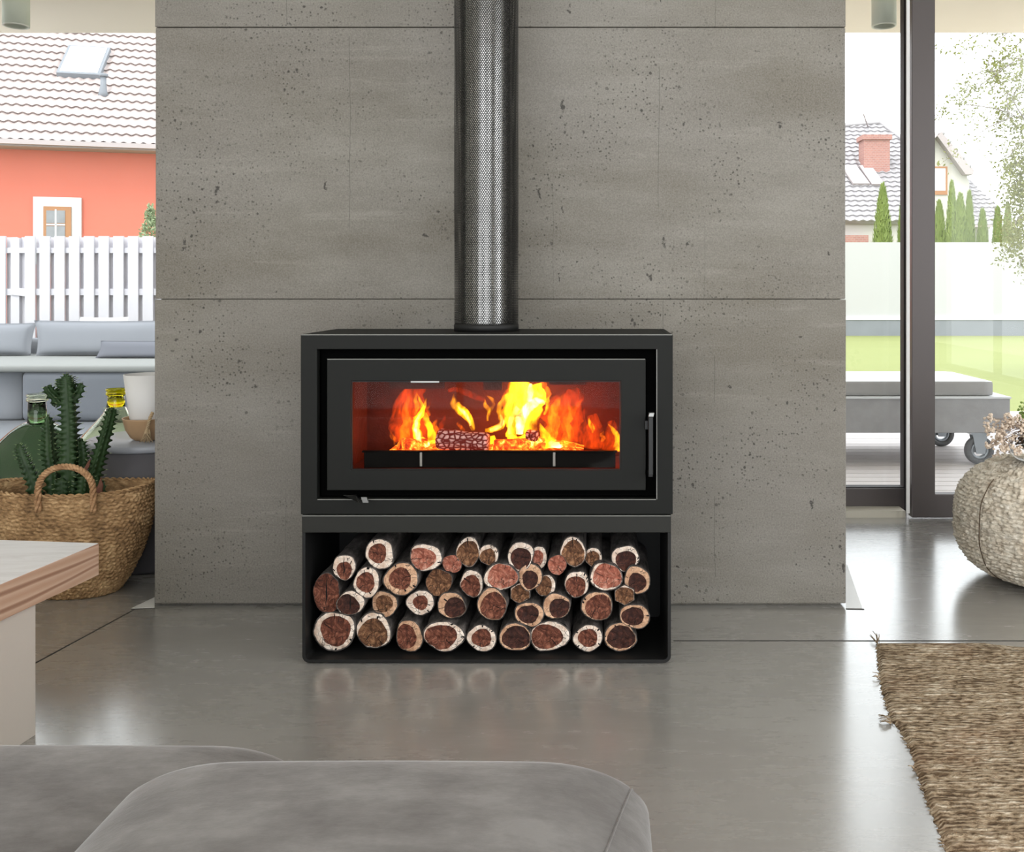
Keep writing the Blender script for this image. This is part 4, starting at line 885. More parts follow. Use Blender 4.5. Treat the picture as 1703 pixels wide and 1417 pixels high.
def cstem(pts, w0, w1, Y, seed, name='stem', ribs=4, parent=None, yoff=0):
    rn = random.Random(seed); P3 = [P(p[0], p[1], Y+(p[2] if len(p) > 2 else 0)) for p in pts]
    tl = sum((b-a).length for a, b in zip(P3, P3[1:])); n = max(16, int(tl/.0042)); m = MB(); ring = []; seg = ribs*4; acc = []
    for k in range(n+1):
        f = k/n; g_ = f*(len(P3)-1); i = min(int(g_), len(P3)-2); p = P3[i].lerp(P3[i+1], g_-i); d = (P3[i+1]-P3[i]).normalized()
        a = Vector((0, 1, 0)); a = (a-d*a.dot(d)).normalized(); b = d.cross(a); w_ = (w0+(w1-w0)*f)*Y/F; end = min(1, (1-f)*9+.12)
        tooth = (k*.0042/.0215+seed*.3) % 1.0
        for s_ in range(seg):
            th = 2*PI*s_/seg+seed; rb = s_ % 4
            tt = max(0, 1-abs(tooth-.55)*3.2) if (s_//4) % 2 == 0 else max(0, 1-abs(((tooth+.5) % 1)-.55)*3.2)
            r = w_*end*((1.0+.75*tt) if rb == 0 else (.62 if rb in (1, 3) else .48))
            q = p+(a*math.cos(th)+b*math.sin(th))*r
            if rb == 0: q += d*tt*.004
            acc.append(q)
            if rb == 0 and tt > .75: ring.append((q, (a*math.cos(th)+b*math.sin(th)+d*.4).normalized()))
    m.add(acc, [(k*seg+s_, k*seg+(s_+1) % seg, (k+1)*seg+(s_+1) % seg, (k+1)*seg+s_) for k in range(n) for s_ in range(seg)]+[tuple(range(seg))[::-1], tuple(range(n*seg, (n+1)*seg))], 0, True)
    o = m.build(name, 'cactus', cactus)
    t_ = MB()
    for q, dd in ring:
        if rn.random() < .75: t_.tube([q-dd*.002, q+dd*.0075], [.0016, .0004], 5)
    if t_.v: x_ = t_.build('tooth', 'thorn', o); x_['kind'] = 'stuff'
    return o
CY = 3.69
cstem([(116, 850), (116, 760), (115, 700), (112, 640), (110, 622)], 15, 10, CY-.01, 1)
cstem([(104, 672, -.01), (92, 660, -.02), (82, 650, -.03), (78, 642, -.03)], 8, 6, CY, 2)
cstem([(118, 668, -.0), (128, 656, .02), (133, 645, .02), (135, 638, .02)], 8, 6, CY, 3)
cstem([(104, 655, .02), (100, 640, .03), (99, 630, .03)], 6, 5, CY, 4)
cstem([(152, 850, .0), (156, 790, .01), (166, 755, .01), (178, 715, .02), (186, 685, .02), (188, 678, .02)], 11, 6, CY, 5)
cstem([(66, 850, .0), (56, 805, -.01), (44, 775, -.02), (36, 755, -.02), (30, 738, -.02)], 12, 6, CY, 6)
cstem([(92, 850, .03), (90, 790, .03), (84, 755, .03), (82, 720, .04), (80, 690, .04)], 13, 6, CY, 7)
cstem([(134, 850, .03), (134, 790, .03), (135, 755, .03), (132, 728, .03)], 13, 7, CY, 8)
cstem([(100, 850, -.04), (103, 820, -.04), (104, 795, -.04)], 12, 9, CY, 9)
cstem([(136, 850, -.03), (140, 815, -.03), (142, 790, -.03)], 12, 9, CY, 10)
cstem([(88, 675, .04), (94, 668, .05), (92, 660, .05)], 4, 3, CY, 12)
cstem([(170, 840, .02), (172, 820, .02), (171, 800, .02)], 4, 3, CY, 11)
m = MB(); m.prism([P(138, 782, CY-.04), P(146, 768, CY-.05), P(150, 764, CY-.05), P(148, 776, CY-.05), P(141, 788, CY-.04)], (0, .004, 0)); m.prism([P(166, 838, CY-.03), P(160, 815, CY-.04), P(167, 795, CY-.04), P(171, 806, CY-.04), P(169, 830, CY-.03)], (0, .004, 0)); m.build('withered_leaf', 'leafdry', cactus)

# ------------------------------------------------------------------ demijohns
def demijohn(cx, Y, ytop, ybase, neck, body, shoulder_py, gm, nm, lipm, label):
    c = FL(cx, ybase); c = Vector((PX(cx, Y), Y, 0)); s_ = Y/F; H = PZ(ytop, Y); rn_ = neck*s_; rb = body*s_
    zs = PZ(shoulder_py, Y)
    t_ = thing('demijohn', tuple(c), label, 'bottle')
    pr = [(0, .012), (rb*.55, .004), (rb*.74, .012), (rb*.86, .05), (rb*.96, H*.22), (rb, H*.36), (rb*.97, H*.48), (rb*.86, H*.58), (rb*.68, H*.67), (rb*.50, H*.735), (rb*.36, H*.785), (rn_*1.35, H*.825), (rn_*1.05, zs)]
    # smooth
    def sm_(pr):
        out = []
        for i in range(len(pr)-1):
            p0 = pr[max(i-1, 0)]; p1_ = pr[i]; p2_ = pr[i+1]; p3_ = pr[min(i+2, len(pr)-1)]
            for q in range(4):
                t__ = q/4; out.append(tuple(max(0, .5*((2*p1_[k])+(-p0[k]+p2_[k])*t__+(2*p0[k]-5*p1_[k]+4*p2_[k]-p3_[k])*t__**2+(-p0[k]+3*p1_[k]-3*p2_[k]+p3_[k])*t__**3)) for k in (0, 1)))
        return out+[pr[-1]]
    pr = sm_(pr); th = .0035
    def shell_(pp, nm_, mat, closeb=False):
        inn = [(max(0, r-th), z+(th if (closeb and i < 4) else 0)) for i, (r, z) in enumerate(pp)][::-1]
        m = MB(); full = pp+inn+([] if closeb else [pp[0]]); m.lathe(full, tuple(c), 56); return m.build(nm_, mat, t_)
    shell_(pr, 'bottle_body', gm, True)
    zn = H-.034
    shell_([(rn_*1.05, zs+.0005), (rn_*.96, zs+(zn-zs)*.5), (rn_*.94, zn)], 'bottle_neck', nm)
    shell_([(rn_*1.0, zn+.0005), (rn_*1.13, zn+.004), (rn_*1.13, zn+.014), (rn_*1.02, zn+.018), (rn_*1.02, zn+.022), (rn_*1.14, zn+.026), (rn_*1.12, H), (rn_*1.0, H)], 'bottle_lip', lipm)
demijohn(62, 4.18, 655, 940, 14.5, 101, 705, 'greenglass', 'greenglass', 'rimglass', 'large dark green glass demijohn on the floor behind the basket')
demijohn(193, 4.73, 646, 940, 14, 72, 676, 'yellowglass', 'yellowneck', 'yellowneck', 'large pale yellow-green glass demijohn with bright yellow neck behind the basket')

# ------------------------------------------------------------------ round stool with bowl and white shade
YT = 4.15; tc_ = Vector((PX(262, YT), YT, 0)); RT = 108*YT/F; zt2 = PZ(726, YT)
# keep it in front of the window and beside the demijohn
stool = thing('round_stool', tuple(tc_), 'round dark grey stool with light grey top by the window, partly behind the concrete wall', 'stool')
RT = .285
m = MB(); m.lathe([(0, 0), (RT*.93, 0), (RT*.96, .012), (RT*.97, zt2-.03), (0, zt2-.03)], tuple(tc_), 64); m.build('stool_body', 'stool', stool)
m = MB(); m.lathe([(0, zt2-.029), (RT*.985, zt2-.029), (RT, zt2-.022), (RT, zt2-.006), (RT*.985, zt2), (0, zt2)], tuple(tc_), 64); m.build('stool_top', 'stooltop', stool, label='light grey round top')
bw = Vector((PX(246, YT-.08), YT-.08, zt2+.001)); s_ = (YT-.08)/F
bowl = thing('wooden_bowl', tuple(bw), 'light brown wooden bowl with a rope tassel on the round stool', 'bowl')
m = MB(); pr = [(0, 0), (20*s_, 0), (26*s_, 4*s_), (34*s_, 18*s_), (38*s_, 34*s_), (39*s_, 37*s_)]; m.lathe(pr+[(37*s_, 37*s_), (36*s_, 33*s_), (31*s_, 18*s_), (22*s_, 6*s_), (0, 5*s_)], tuple(bw), 48); m.build('bowl_body', 'bowlwood', bowl)
m = MB(); base_p = P(247, 690, YT-.08-.115); rn = random.Random(4)
braid([P(254, 686, base_p.y), P(250, 694, base_p.y-.005), P(247, 704, base_p.y-.008), P(245, 712, base_p.y-.008)], .006, 2, m, 30)
for k in range(26):
    a = P(245+rn.uniform(-2, 2), 712, base_p.y-.008+rn.uniform(-.006, .006)); m.tube([a, a+Vector((rn.uniform(-.012, .012), rn.uniform(-.008, .008), -.02)), a+Vector((rn.uniform(-.026, .022), rn.uniform(-.01, .01), -.062+rn.uniform(0, .01)))], [.0025, .0022, .0012], 5)
m.build('rope_tassel', 'tassel', bowl, label='pale jute rope tassel')
m = MB(); hh = (PZ(622, YT-.08)-bw.z); m.lathe([(0, 7*s_), (20*s_, 7*s_), (28*s_, 38*s_), (37*s_, hh), (35.5*s_, hh), (26.5*s_, 39*s_), (19*s_, 9*s_), (0, 9*s_)], tuple(bw), 48)
tag(m.build('white_shade', 'whitecer', None, tuple(bw+Vector((0, 0, 7*s_)))), 'tall white tapered frosted cup standing in the wooden bowl', 'cup')

# ------------------------------------------------------------------ canister lamps under the canopy
for (cx, lb) in ((27, 'grey cylinder downlight under the canopy, left of the concrete wall'), (1470, 'grey cylinder downlight under the canopy, right of the concrete wall')):
    Y = 5.3; c = Vector((PX(cx, Y), Y, 2.95)); r = 20*Y/F; zb2 = PZ(44, Y)
    t_ = thing('ceiling_light', tuple(c), lb, 'light', 'cylinder downlights under the canopy')
    m = MB(); m.lathe([(0, 2.9495), (r, 2.9495), (r, zb2+.006), (r*.9, zb2+.006), (r*.88, zb2+.04), (0, zb2+.04)], (c.x, c.y, 0), 40); m.build('lamp_body', 'lampbody', t_)
    m = MB(); m.lathe([(r*.995, zb2+.0055), (r*.995, zb2), (r*.86, zb2), (r*.86, zb2+.0055)], (c.x, c.y, 0), 40); m.build('lamp_rim', 'lamprim', t_)

# ------------------------------------------------------------------ terrace and lawn
m = MB(); m.box(-40, 60, 9.2, 90, -.30, -.02); struct(m.build('lawn', 'grass'))
m = MB(); m.box(-9, -1.2, 5.06, 9.2, -.25, -.01); struct(m.build('terrace', 'pavem'))
m = MB(); y = 5.06
while y < 9.1: m.box(-1.2, 7.5, y, y+.118, -.06, -.01); y += .128
m.box(-1.2, 7.5, 5.06, 9.19, -.25, -.07); struct(m.build('deck', 'deckm'))
m = MB(); m.box(7.5, 12, 5.06, 9.2, -.25, -.02); struct(m.build('lawn_strip', 'grass'))
# boundary wall on the right
YB = 24.0
bw_ = thing('boundary_wall', (6, YB, 0), 'long pale panel garden wall on a grey plinth beyond the lawn', 'wall')
m = MB(); x0 = -1.5; pw = 2.5
for k in range(8): m.box(x0+k*pw+.004, x0+(k+1)*pw-.004, YB, YB+.12, PZ(527, YB), PZ(403, YB))
m.build('wall_panel', 'boundary', bw_)
m = MB(); m.box(x0, x0+8*pw, YB-.03, YB+.15, -.02, PZ(532, YB)); m.build('plinth', 'plinth', bw_)
m = MB(); m.box(x0, x0+8*pw, YB-.05, YB+.16, PZ(532, YB), PZ(526.5, YB)); m.build('coping', 'trimwhite', bw_)

# daybed on castors on the deck
YDb = 6.35
db_ = thing('daybed', (2.0, YDb+.4, 0), 'low grey daybed with mattress on castors on the deck outside', 'daybed')
bx0_, bx1_ = .9, PX(1680, YDb)
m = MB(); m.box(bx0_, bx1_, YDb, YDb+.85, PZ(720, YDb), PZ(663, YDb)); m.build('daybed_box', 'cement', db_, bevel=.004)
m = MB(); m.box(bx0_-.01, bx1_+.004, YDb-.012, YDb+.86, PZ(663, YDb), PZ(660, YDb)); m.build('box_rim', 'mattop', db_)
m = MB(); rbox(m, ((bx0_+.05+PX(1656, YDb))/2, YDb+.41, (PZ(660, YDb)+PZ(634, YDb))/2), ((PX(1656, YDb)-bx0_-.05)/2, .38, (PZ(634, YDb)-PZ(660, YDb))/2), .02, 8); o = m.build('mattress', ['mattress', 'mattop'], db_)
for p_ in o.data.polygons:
    if p_.normal.z > .8: p_.material_index = 1  # upward faces get the paler colour, their highlight painted in
for (cx, cy) in ((PX(1634, YDb-.02), YDb+.04), (PX(1634, YDb)-.0, YDb+.78), (bx0_+.12, YDb+.06), (bx0_+.12, YDb+.78)):
    r = .098; cz = r-.01
    m = MB(); vs_ = []; seg = 40
    def wheel(ri, ro, y0, y1, mb):
        v = []
        for (rr_, yy) in ((ri, y0), (ro*.96, y0), (ro, y0+.006), (ro, y1-.006), (ro*.96, y1), (ri, y1)):
            for k in range(seg): th = 2*PI*k/seg; v.append((cx+rr_*math.cos(th), yy, cz+rr_*math.sin(th)))
        mb.add(v, [(i*seg+k, i*seg+(k+1) % seg, ((i+1) % 6)*seg+(k+1) % seg, ((i+1) % 6)*seg+k) for i in range(6) for k in range(seg)], 0, True)
    wheel(.062, r, cy-.022, cy+.022, m); wh = m.build('castor_wheel', 'rubber', db_)
    m = MB(); wheel(.044, .062, cy-.018, cy+.018, m); wheel(.0, .022, cy-.03, cy+.03, m); m.box(cx-.05, cx+.05, cy-.004, cy+.004, cz-.012, cz+.012); m.build('wheel_hub', 'zinc', wh)
    m = MB(); zt_ = PZ(720, YDb); m.prism([(cx-.03, cy-.034, cz-.02), (cx+.03, cy-.034, cz-.02), (cx+.045, cy-.034, zt_-.012), (cx-.055, cy-.034, zt_-.012)], (0, .006, 0)); m.prism([(cx-.03, cy+.028, cz-.02), (cx+.03, cy+.028, cz-.02), (cx+.045, cy+.028, zt_-.012), (cx-.055, cy+.028, zt_-.012)], (0, .006, 0)); m.box(cx-.07, cx+.06, cy-.04, cy+.04, zt_-.012, zt_); m.build('castor_fork', 'zinc', db_)

# outdoor sofa with cushions on the left
YO = 8.4; zseat = PZ(608, YO)
os_ = thing('outdoor_sofa', (-5.5, YO+.7, 0), 'wide grey outdoor sofa on the terrace behind the glass, before the white fence', 'sofa')
ox0, ox1 = -8.0, -3.2
m = MB(); rbox(m, ((PX(33, YO)+ox1)/2, YO+.12, (zseat-.05-.01)/2), ((ox1-PX(33, YO))/2, .12, (zseat-.05+.01)/2), .06, 10); m.build('sofa_side', 'outbase', os_)
m = MB(); rbox(m, (ox0/2+PX(36, YO+.1)/2, YO+.3, (zseat-.05-.01)/2), ((PX(36, YO+.1)-ox0)/2, .2, (zseat-.05+.01)/2), .03, 6); m.box(ox0+.05, ox1-.05, YO+.3, YO+1.6, -.01, zseat-.06); m.build('sofa_base', 'outgrey', os_)
m = MB(); rbox(m, ((ox0+ox1)/2, YO+.74, zseat-.03), ((ox1-ox0)/2, .76, .035), .03, 10); m.build('seat_pad', 'outlight', os_)
m = MB(); rbox(m, ((ox0+ox1)/2, YO+1.56, .33), ((ox1-ox0)/2, .06, .34), .03, 6); m.build('sofa_back', 'outgrey', os_)
def cushion(px0, px1, pyt, pyb, Y, th, mat, label, skew=0):
    x0, x1 = PX(px0, Y), PX(px1, Y); z0 = zseat+.006; z1_ = PZ(pyt, Y); m = MB(); nx, nz = 24, 14; vs_ = []
    cx, cz = (x0+x1)/2, (z0+z1_)/2
    for side in (-1, 1):
        for j in range(nz+1):
            for i in range(nx+1):
                u, v = -1+2*i/nx, -1+2*j/nz; pin = 1-.05*(1-abs(u)**4)*0-.06*abs(v)**3*(1-abs(u)**6); bul = ((1-u**4)*(1-v**4))**.5
                xx = cx+(x1-x0)/2*u*(1-.04*(1-v*v)); zz = cz+(z1_-z0)/2*v*(1-.05*(1-u*u))
                yy = Y+side*th/2*bul-.18*0+(v*.05)
                vs_.append((xx+skew*v, yy, max(z0, zz)))
    N_ = (nx+1)*(nz+1); fs = []
    for s0 in (0, 1):
        for j in range(nz):
            for i in range(nx): a = s0*N_+j*(nx+1)+i; fs.append((a, a+1, a+nx+2, a+nx+1))
    m.add(vs_, fs, 0, True); o = m.build('outdoor_cushion', mat, None, (cx, Y, z0)); o.modifiers.new('weld', 'WELD').merge_threshold = .0008
    return tag(o, label, 'cushion', 'cushions on the outdoor sofa')
cushion(-70, 56, 537, 590, 9.62, .20, 'outgrey', 'squarish grey cushion at the far left of the outdoor sofa')
cushion(58, 290, 533, 590, 9.60, .20, 'outgrey', 'long blue-grey back cushion on the outdoor sofa, beside the gap', -.04)
cushion(163, 330, 567, 590, 9.28, .16, 'outdark', 'low slate bolster lying before the long cushion on the outdoor sofa')
cushion(128, 210, 527, 560, 9.80, .08, 'outwhite', 'white cushion with its peaks showing behind the long grey cushion')
# picket fence, double sided
YFc = 11.0; zf = PZ(393, YFc)
fn = thing('board_fence', (-6, YFc, 0), 'tall whitewashed board fence behind the outdoor sofa', 'fence')
pit_ = 24.4*YFc/F; x0 = PX(-150, YFc); m = MB(); m2 = MB()
k = 0; xx = PX(5, YFc)-8*pit_
pos = []
while xx < -3.0: pos.append(xx); xx += pit_
for xx in pos:
    gapx = abs(xx-PX(29.5, YFc)) < pit_*.45
    if not gapx: m.box(xx-.062, xx+.058, YFc-.045, YFc-.025, -.02, zf)
    m2.box(xx+.030, xx+.150, YFc+.026, YFc+.045, -.02, zf-.01)
m.build('front_board', 'fence', fn); m2.build('rear_board', 'fence_back', fn)
m = MB()
for py0, py1 in ((412, 421), (480, 491)): m.box(pos[0]-.1, pos[-1]+.1, YFc-.025, YFc+.025, PZ(py1, YFc), PZ(py0, YFc))
m.box(pos[0]-.1, pos[-1]+.1, YFc-.025, YFc+.025, .25, .33); m.build('rail', 'fence', fn)
m = MB(); m.box(PX(27, YFc)-.05, PX(27, YFc)+.05, YFc-.024, YFc+.06, -.02, zf-.02); m.prism([P(18, 490, YFc-.04), P(43, 493, YFc-.04), P(44, 480, YFc-.04), P(20, 478, YFc-.04)], (0, .03, 0)); m.build('post', 'fence', fn)

# ------------------------------------------------------------------ orange house
def tiled(o, u, up, nrm, W, L, row, wave, amp, lift, mb, mi=0, sub=8, clipf=None):
    nu = int(W/wave*sub); nr = int(L/row); vs_ = []; fs = []
    for r in range(nr):
        for e in (0, 1):
            for i in range(nu+1):
                s_ = W*i/nu; h = amp*math.sin(2*PI*s_/wave)+(lift if e == 0 else 0)
                vs_.append(o+u*s_+up*(row*(r+e)+(0 if e else -.02)+(.25*amp*math.sin(2*PI*s_/wave) if e == 0 else 0))+nrm*(h+.002))
        b = r*2*(nu+1)
        for i in range(nu):
            fs.append((b+i, b+i+1, b+nu+1+i+1, b+nu+1+i))
            if r: p = b-(nu+1); fs.append((p+i, p+i+1, b+i+1, b+i))
    mb.add(vs_, fs, mi, False)
a16 = math.radians(15); U = Vector((math.cos(a16), math.sin(a16), 0)); V_ = Vector((-math.sin(a16), math.cos(a16), 0)); Z = Vector((0, 0, 1))
E0 = P(-10, 234, 15.3); pitch = math.radians(42); UP = V_*math.cos(pitch)+Z*math.sin(pitch); NR_ = -V_*math.sin(pitch)+Z*math.cos(pitch)
oh = thing('orange_house', (E0.x, E0.y+3, 0), 'salmon orange house with pale tiled roof beyond the board fence', 'house')
def HQ(u, v, z): q = E0+U*u+V_*v; return Vector((q.x, q.y, z))
zW = E0.z-.05
m = MB(); wv0 = .45
m.prism([HQ(-6, wv0, -.3), HQ(9, wv0, -.3), HQ(9, 8, -.3), HQ(-6, 8, -.3)], (0, 0, zW+.3+.0)); m.build('house_wall', 'orange', oh)
m = MB(); m.prism([HQ(-6.3, 0, zW-.02), HQ(9.3, 0, zW-.02), HQ(9.3, 8.5, zW-.02), HQ(-6.3, 8.5, zW-.02)], (0, 0, .05))
m.prism([HQ(-6.3, -.02, zW), HQ(9.3, -.02, zW), HQ(9.3, -.10, zW), HQ(-6.3, -.10, zW)], (0, 0, .08)); m.build('gutter', 'gutter', oh)
m = MB(); tiled(E0-U*6.3+Z*.03, U, UP, NR_, 15.6, 4.6, .268, .155, .014, .035, m); q0 = E0-U*6.3; m.prism([q0, q0+U*15.6, q0+U*15.6+UP*4.55, q0+UP*4.55], tuple(-NR_*.1)); m.build('roof', 'tile', oh)
def onroof(px, py, dn=0):
    # ray from the camera through the pixel to the roof plane
    d = P(px, py, 1.0)-Vector((0, 0, CAMH)); o_ = Vector((0, 0, CAMH)); q = E0+Z*.03+NR_*dn
    t__ = (q-o_).dot(NR_)/d.dot(NR_); return o_+d*t__
def onplane(px, py, pt, nrm):
    d = P(px, py, 1.0)-Vector((0, 0, CAMH)); o_ = Vector((0, 0, CAMH)); return o_+d*((pt-o_).dot(nrm)/d.dot(nrm))
s1, s2, s3, s4 = onroof(100, 78), onroof(172, 80), onroof(184, 137), onroof(112, 135)
uu = U; 
cs = (s1+s3)/2; hw_ = .36; hl = .52
m = MB(); outer = [cs-U*hw_-UP*hl, cs+U*hw_-UP*hl, cs+U*hw_+UP*hl, cs-U*hw_+UP*hl]
m.prism(outer, tuple(NR_*.10)); sk = m.build('skylight', 'plinth', oh)
m = MB(); inn_ = [cs-U*(hw_-.05)-UP*(hl-.05)+NR_*.10, cs+U*(hw_-.05)-UP*(hl-.05)+NR_*.10, cs+U*(hw_-.05)+UP*(hl-.05)+NR_*.10, cs-U*(hw_-.05)+UP*(hl-.05)+NR_*.10]; m.prism(inn_, tuple(NR_*.01)); m.build('skylight_pane', 'skylight', sk)
vp = onroof(172, 158)
m = MB(); m.tube([vp-NR_*.02, vp+NR_*.05, vp+Z*.18, vp+Z*.33], [.10, .07, .05, .05], 14); m.tube([vp+Z*.33, vp+Z*.38], [.08, .08], 14); m.build('vent_pipe', 'plinth', oh)
wp = HQ(0, wv0, 0)
def onwall(px, py, dn=0): return onplane(px, py, wp-V_*dn, V_)
def wallrect(px0, px1, py0, py1, dn, th, mb, mi=0):
    a = onwall(px0, py0, dn); b = onwall(px1, py0, dn); c_ = onwall((px0+px1)/2, py1, dn).z
    mb.prism([Vector((a.x, a.y, a.z)), Vector((b.x, b.y, a.z)), Vector((b.x, b.y, c_)), Vector((a.x, a.y, c_))], tuple(V_*th), mi)
m = MB(); wallrect(55, 135, 327, 440, .05, .05, m); wf = m.build('window_surround', 'trimwhite', oh, label='white window surround')
m = MB(); wallrect(72, 118, 343, 440, .075, .025, m); wfr = m.build('window', 'brownframe', oh, label='orange-brown wooden window')
m = MB()
for (a, b) in ((77, 91), (94, 108)):
    for (c_, d) in ((350, 371), (376, 396), (400, 425)): wallrect(a, b, c_, d, .083, .008, m)
m.build('pane', 'netcurtain', wfr)
m = MB(); wallrect(91, 94, 348, 428, .086, .01, m)
for yy in (372, 397): wallrect(77, 108, yy, yy+3, .086, .01, m)
m.build('glazing_bar', 'trimwhite', wfr)

# ------------------------------------------------------------------ leafy plants
def leaf_cloud(mb, pts, size, rn, asp=.6):
    for p in pts:
        n = Vector((rn.gauss(0, 1), rn.gauss(0, 1), rn.gauss(0, 1))).normalized(); a = n.orthogonal().normalized(); b = n.cross(a); th = rn.uniform(0, 6.28); a, b = a*math.cos(th)+b*math.sin(th), b*math.cos(th)-a*math.sin(th); s_ = size*rn.uniform(.6, 1.3)
        mb.add([p-a*s_, p-b*s_*asp+n*s_*.15, p+a*s_, p+b*s_*asp+n*s_*.15], [(0, 1, 2, 3)], 0, False)
def thuja(px, pyt, wpx, Y, label, seed, mat='thuja'):
    rn = random.Random(seed); base = Vector((PX(px, Y), Y, -.1)); H = PZ(pyt, Y)+.1; R = wpx/2*Y/F*1.45
    t_ = thing('conifer', tuple(base), label, 'conifer', 'slim conifers behind the garden wall')
    m = MB(); m.lathe([(R*.8, .15), (R*.75, H*.3), (R*.52, H*.6), (R*.26, H*.85), (0, H*.96)], tuple(base), 20)
    pts = []
    for k in range(2600):
        f = rn.random()**.8; r = R*min(1, (1-f)**.62*1.02)*rn.uniform(.82, 1.06)*(1+.12*mnoise.noise(Vector((f*9, k*.01, seed)))); th = rn.uniform(0, 6.28); pts.append(base+Vector((r*math.cos(th), r*math.sin(th), .1+f*(H-.1))))
    for p in pts:   # upright scale-like sprays
        d = Vector((p.x-base.x, p.y-base.y, 0)); d = d.normalized() if d.length > 1e-4 else Vector((1, 0, 0)); s_ = rn.uniform(.05, .11); sd_ = Vector((-d.y, d.x, 0))*s_*.35; tip = p+Vector((0, 0, s_*1.6))+d*s_*.3+Vector((rn.gauss(0, .02), rn.gauss(0, .02), 0))
        m.add([p-sd_, p+d*s_*.15, p+sd_, tip], [(0, 1, 3), (1, 2, 3)], 0, False)
    m.build('foliage', mat, t_); m = MB(); m.tube([base, base+Z*H*.5], [.08, .04], 8); m.build('trunk', 'birchbark', t_)
TH = [(1468, 310, 36, 27, 'pointed green conifer standing alone in front of the chimney house, left of the door mullion'), (1503, 318, 24, 27.5, 'green conifer half hidden by the left edge of the door mullion'),
 (1562, 338, 30, 28.8, 'low conifer at the right edge of the door mullion'), (1583, 304, 24, 33, 'tallest thin dark conifer before the white gable'), (1597, 326, 34, 26.6, 'broad pale green conifer in front of the white gable'),
 (1612, 322, 22, 29, 'thin conifer at the foot of the lower tiled roof'), (1634, 352, 26, 27, 'short narrow conifer in front of the lower house wall'), (1659, 348, 24, 28.5, 'yellowish conifer beside the birch foliage'), (1676, 345, 26, 25.4, 'conifer half covered by the birch foliage')]
for i, a in enumerate(TH): thuja(a[0], a[1], a[2], a[3], a[4], 20+i)
# shrub by the orange house
rn = random.Random(8); sb = Vector((PX(250, 12.2), 12.2, -.1)); Hs = PZ(338, 12.2)+.1
t_ = thing('garden_shrub', tuple(sb), 'pale green bushy shrub behind the fence, against the orange house', 'shrub')
m = MB(); pts = []
for k in range(3200):
    f = rn.random(); r = .28*math.sin(PI*(.25+.72*f))*math.sqrt(rn.random())*1.1; th = rn.uniform(0, 6.28); pts.append(sb+Vector((r*math.cos(th), r*math.sin(th), .2+f*(Hs-.25)+rn.gauss(0, .03))))
leaf_cloud(m, pts, .032, rn, .35); m.build('foliage', 'shrub', t_); m = MB(); m.tube([sb, sb+Z*Hs*.7], [.03, .012], 6); m.build('trunk', 'birchbark', t_)
# birch
rn = random.Random(21); YR = 12.0; tb = Vector((PX(1830, YR), YR, -.02))
birch = thing('birch_tree', tuple(tb), 'light-leaved birch tree reaching in from the right over the lawn', 'tree')
m = MB(); m.tube([tb, tb+Vector((.05, 0, 2)), tb+Vector((-.1, .1, 4)), tb+Vector((-.2, 0, 7))], [.14, .12, .08, .03], 12); m.build('trunk', 'birchbark', birch)
mb_ = MB(); ml = MB(); pts = []
def branch(p, d, L, r, depth):
    n = 7; pt = [p]; q = p.copy(); dd = d.normalized()
    for k in range(n):
        dd = (dd+Vector((rn.gauss(0, .12), rn.gauss(0, .12), rn.gauss(0, .10)-.05*(2-depth)*0-.06))).normalized(); q = q+dd*L/n; pt.append(q.copy())
        if depth < 2 and k > 1 and rn.random() < .75: branch(q, (dd+Vector((rn.gauss(0, .6), rn.gauss(0, .6), rn.gauss(0, .5)-.2))), L*.42, r*.5, depth+1)
        if depth >= 1:
            for _ in range(3): pts.append(q+Vector((rn.gauss(0, .06), rn.gauss(0, .06), rn.gauss(0, .06)-.03)))
    mb_.tube(pt, [r*(1-.8*k/n) for k in range(n+1)], 5, cap=False)
for (sx0, sy0, tx, ty) in [(1830, 60, 1640, 85), (1830, 150, 1700, 70), (1830, 110, 1670, 120), (1830, 230, 1600, 195), (1830, 150, 1680, 235), (1830, 190, 1655, 210), (1830, 300, 1690, 290), (1830, 260, 1710, 330), (1830, 330, 1700, 380), (1830, 200, 1720, 180), (1830, 340, 1715, 430), (1830, 380, 1705, 350), (1830, 30, 1580, 60), (1830, 230, 1700, 260), (1830, 300, 1730, 240)]:
    a = P(sx0, sy0, YR); b = P(tx, ty, YR+rn.uniform(-.6, .6)); branch(a, b-a+Vector((0, 0, .15)), (b-a).length*.95, .018, 0)
for (cx, cy, rx_, ry_, n) in [(1700, 330, 34, 70, 1500), (1705, 250, 30, 50, 420), (1690, 390, 26, 30, 600), (1702, 140, 28, 60, 260), (1690, 80, 40, 30, 110), (1640, 95, 40, 35, 70), (1620, 198, 30, 14, 60), (1600, 75, 30, 15, 30), (1650, 180, 20, 20, 30), (1700, 425, 12, 14, 25)]:
    for _ in range(n): pts.append(P(rn.gauss(cx, rx_*.6), rn.gauss(cy, ry_*.5), YR+rn.gauss(0, .35)))
pts = [p for p in pts if (p.z-CAMH)/p.y*F > -5 or True]
leaf_cloud(ml, pts, .026, rn, .5); mb_.build('branches', 'birchbark', birch)['kind'] = 'stuff'; o = ml.build('foliage', 'birch', birch)

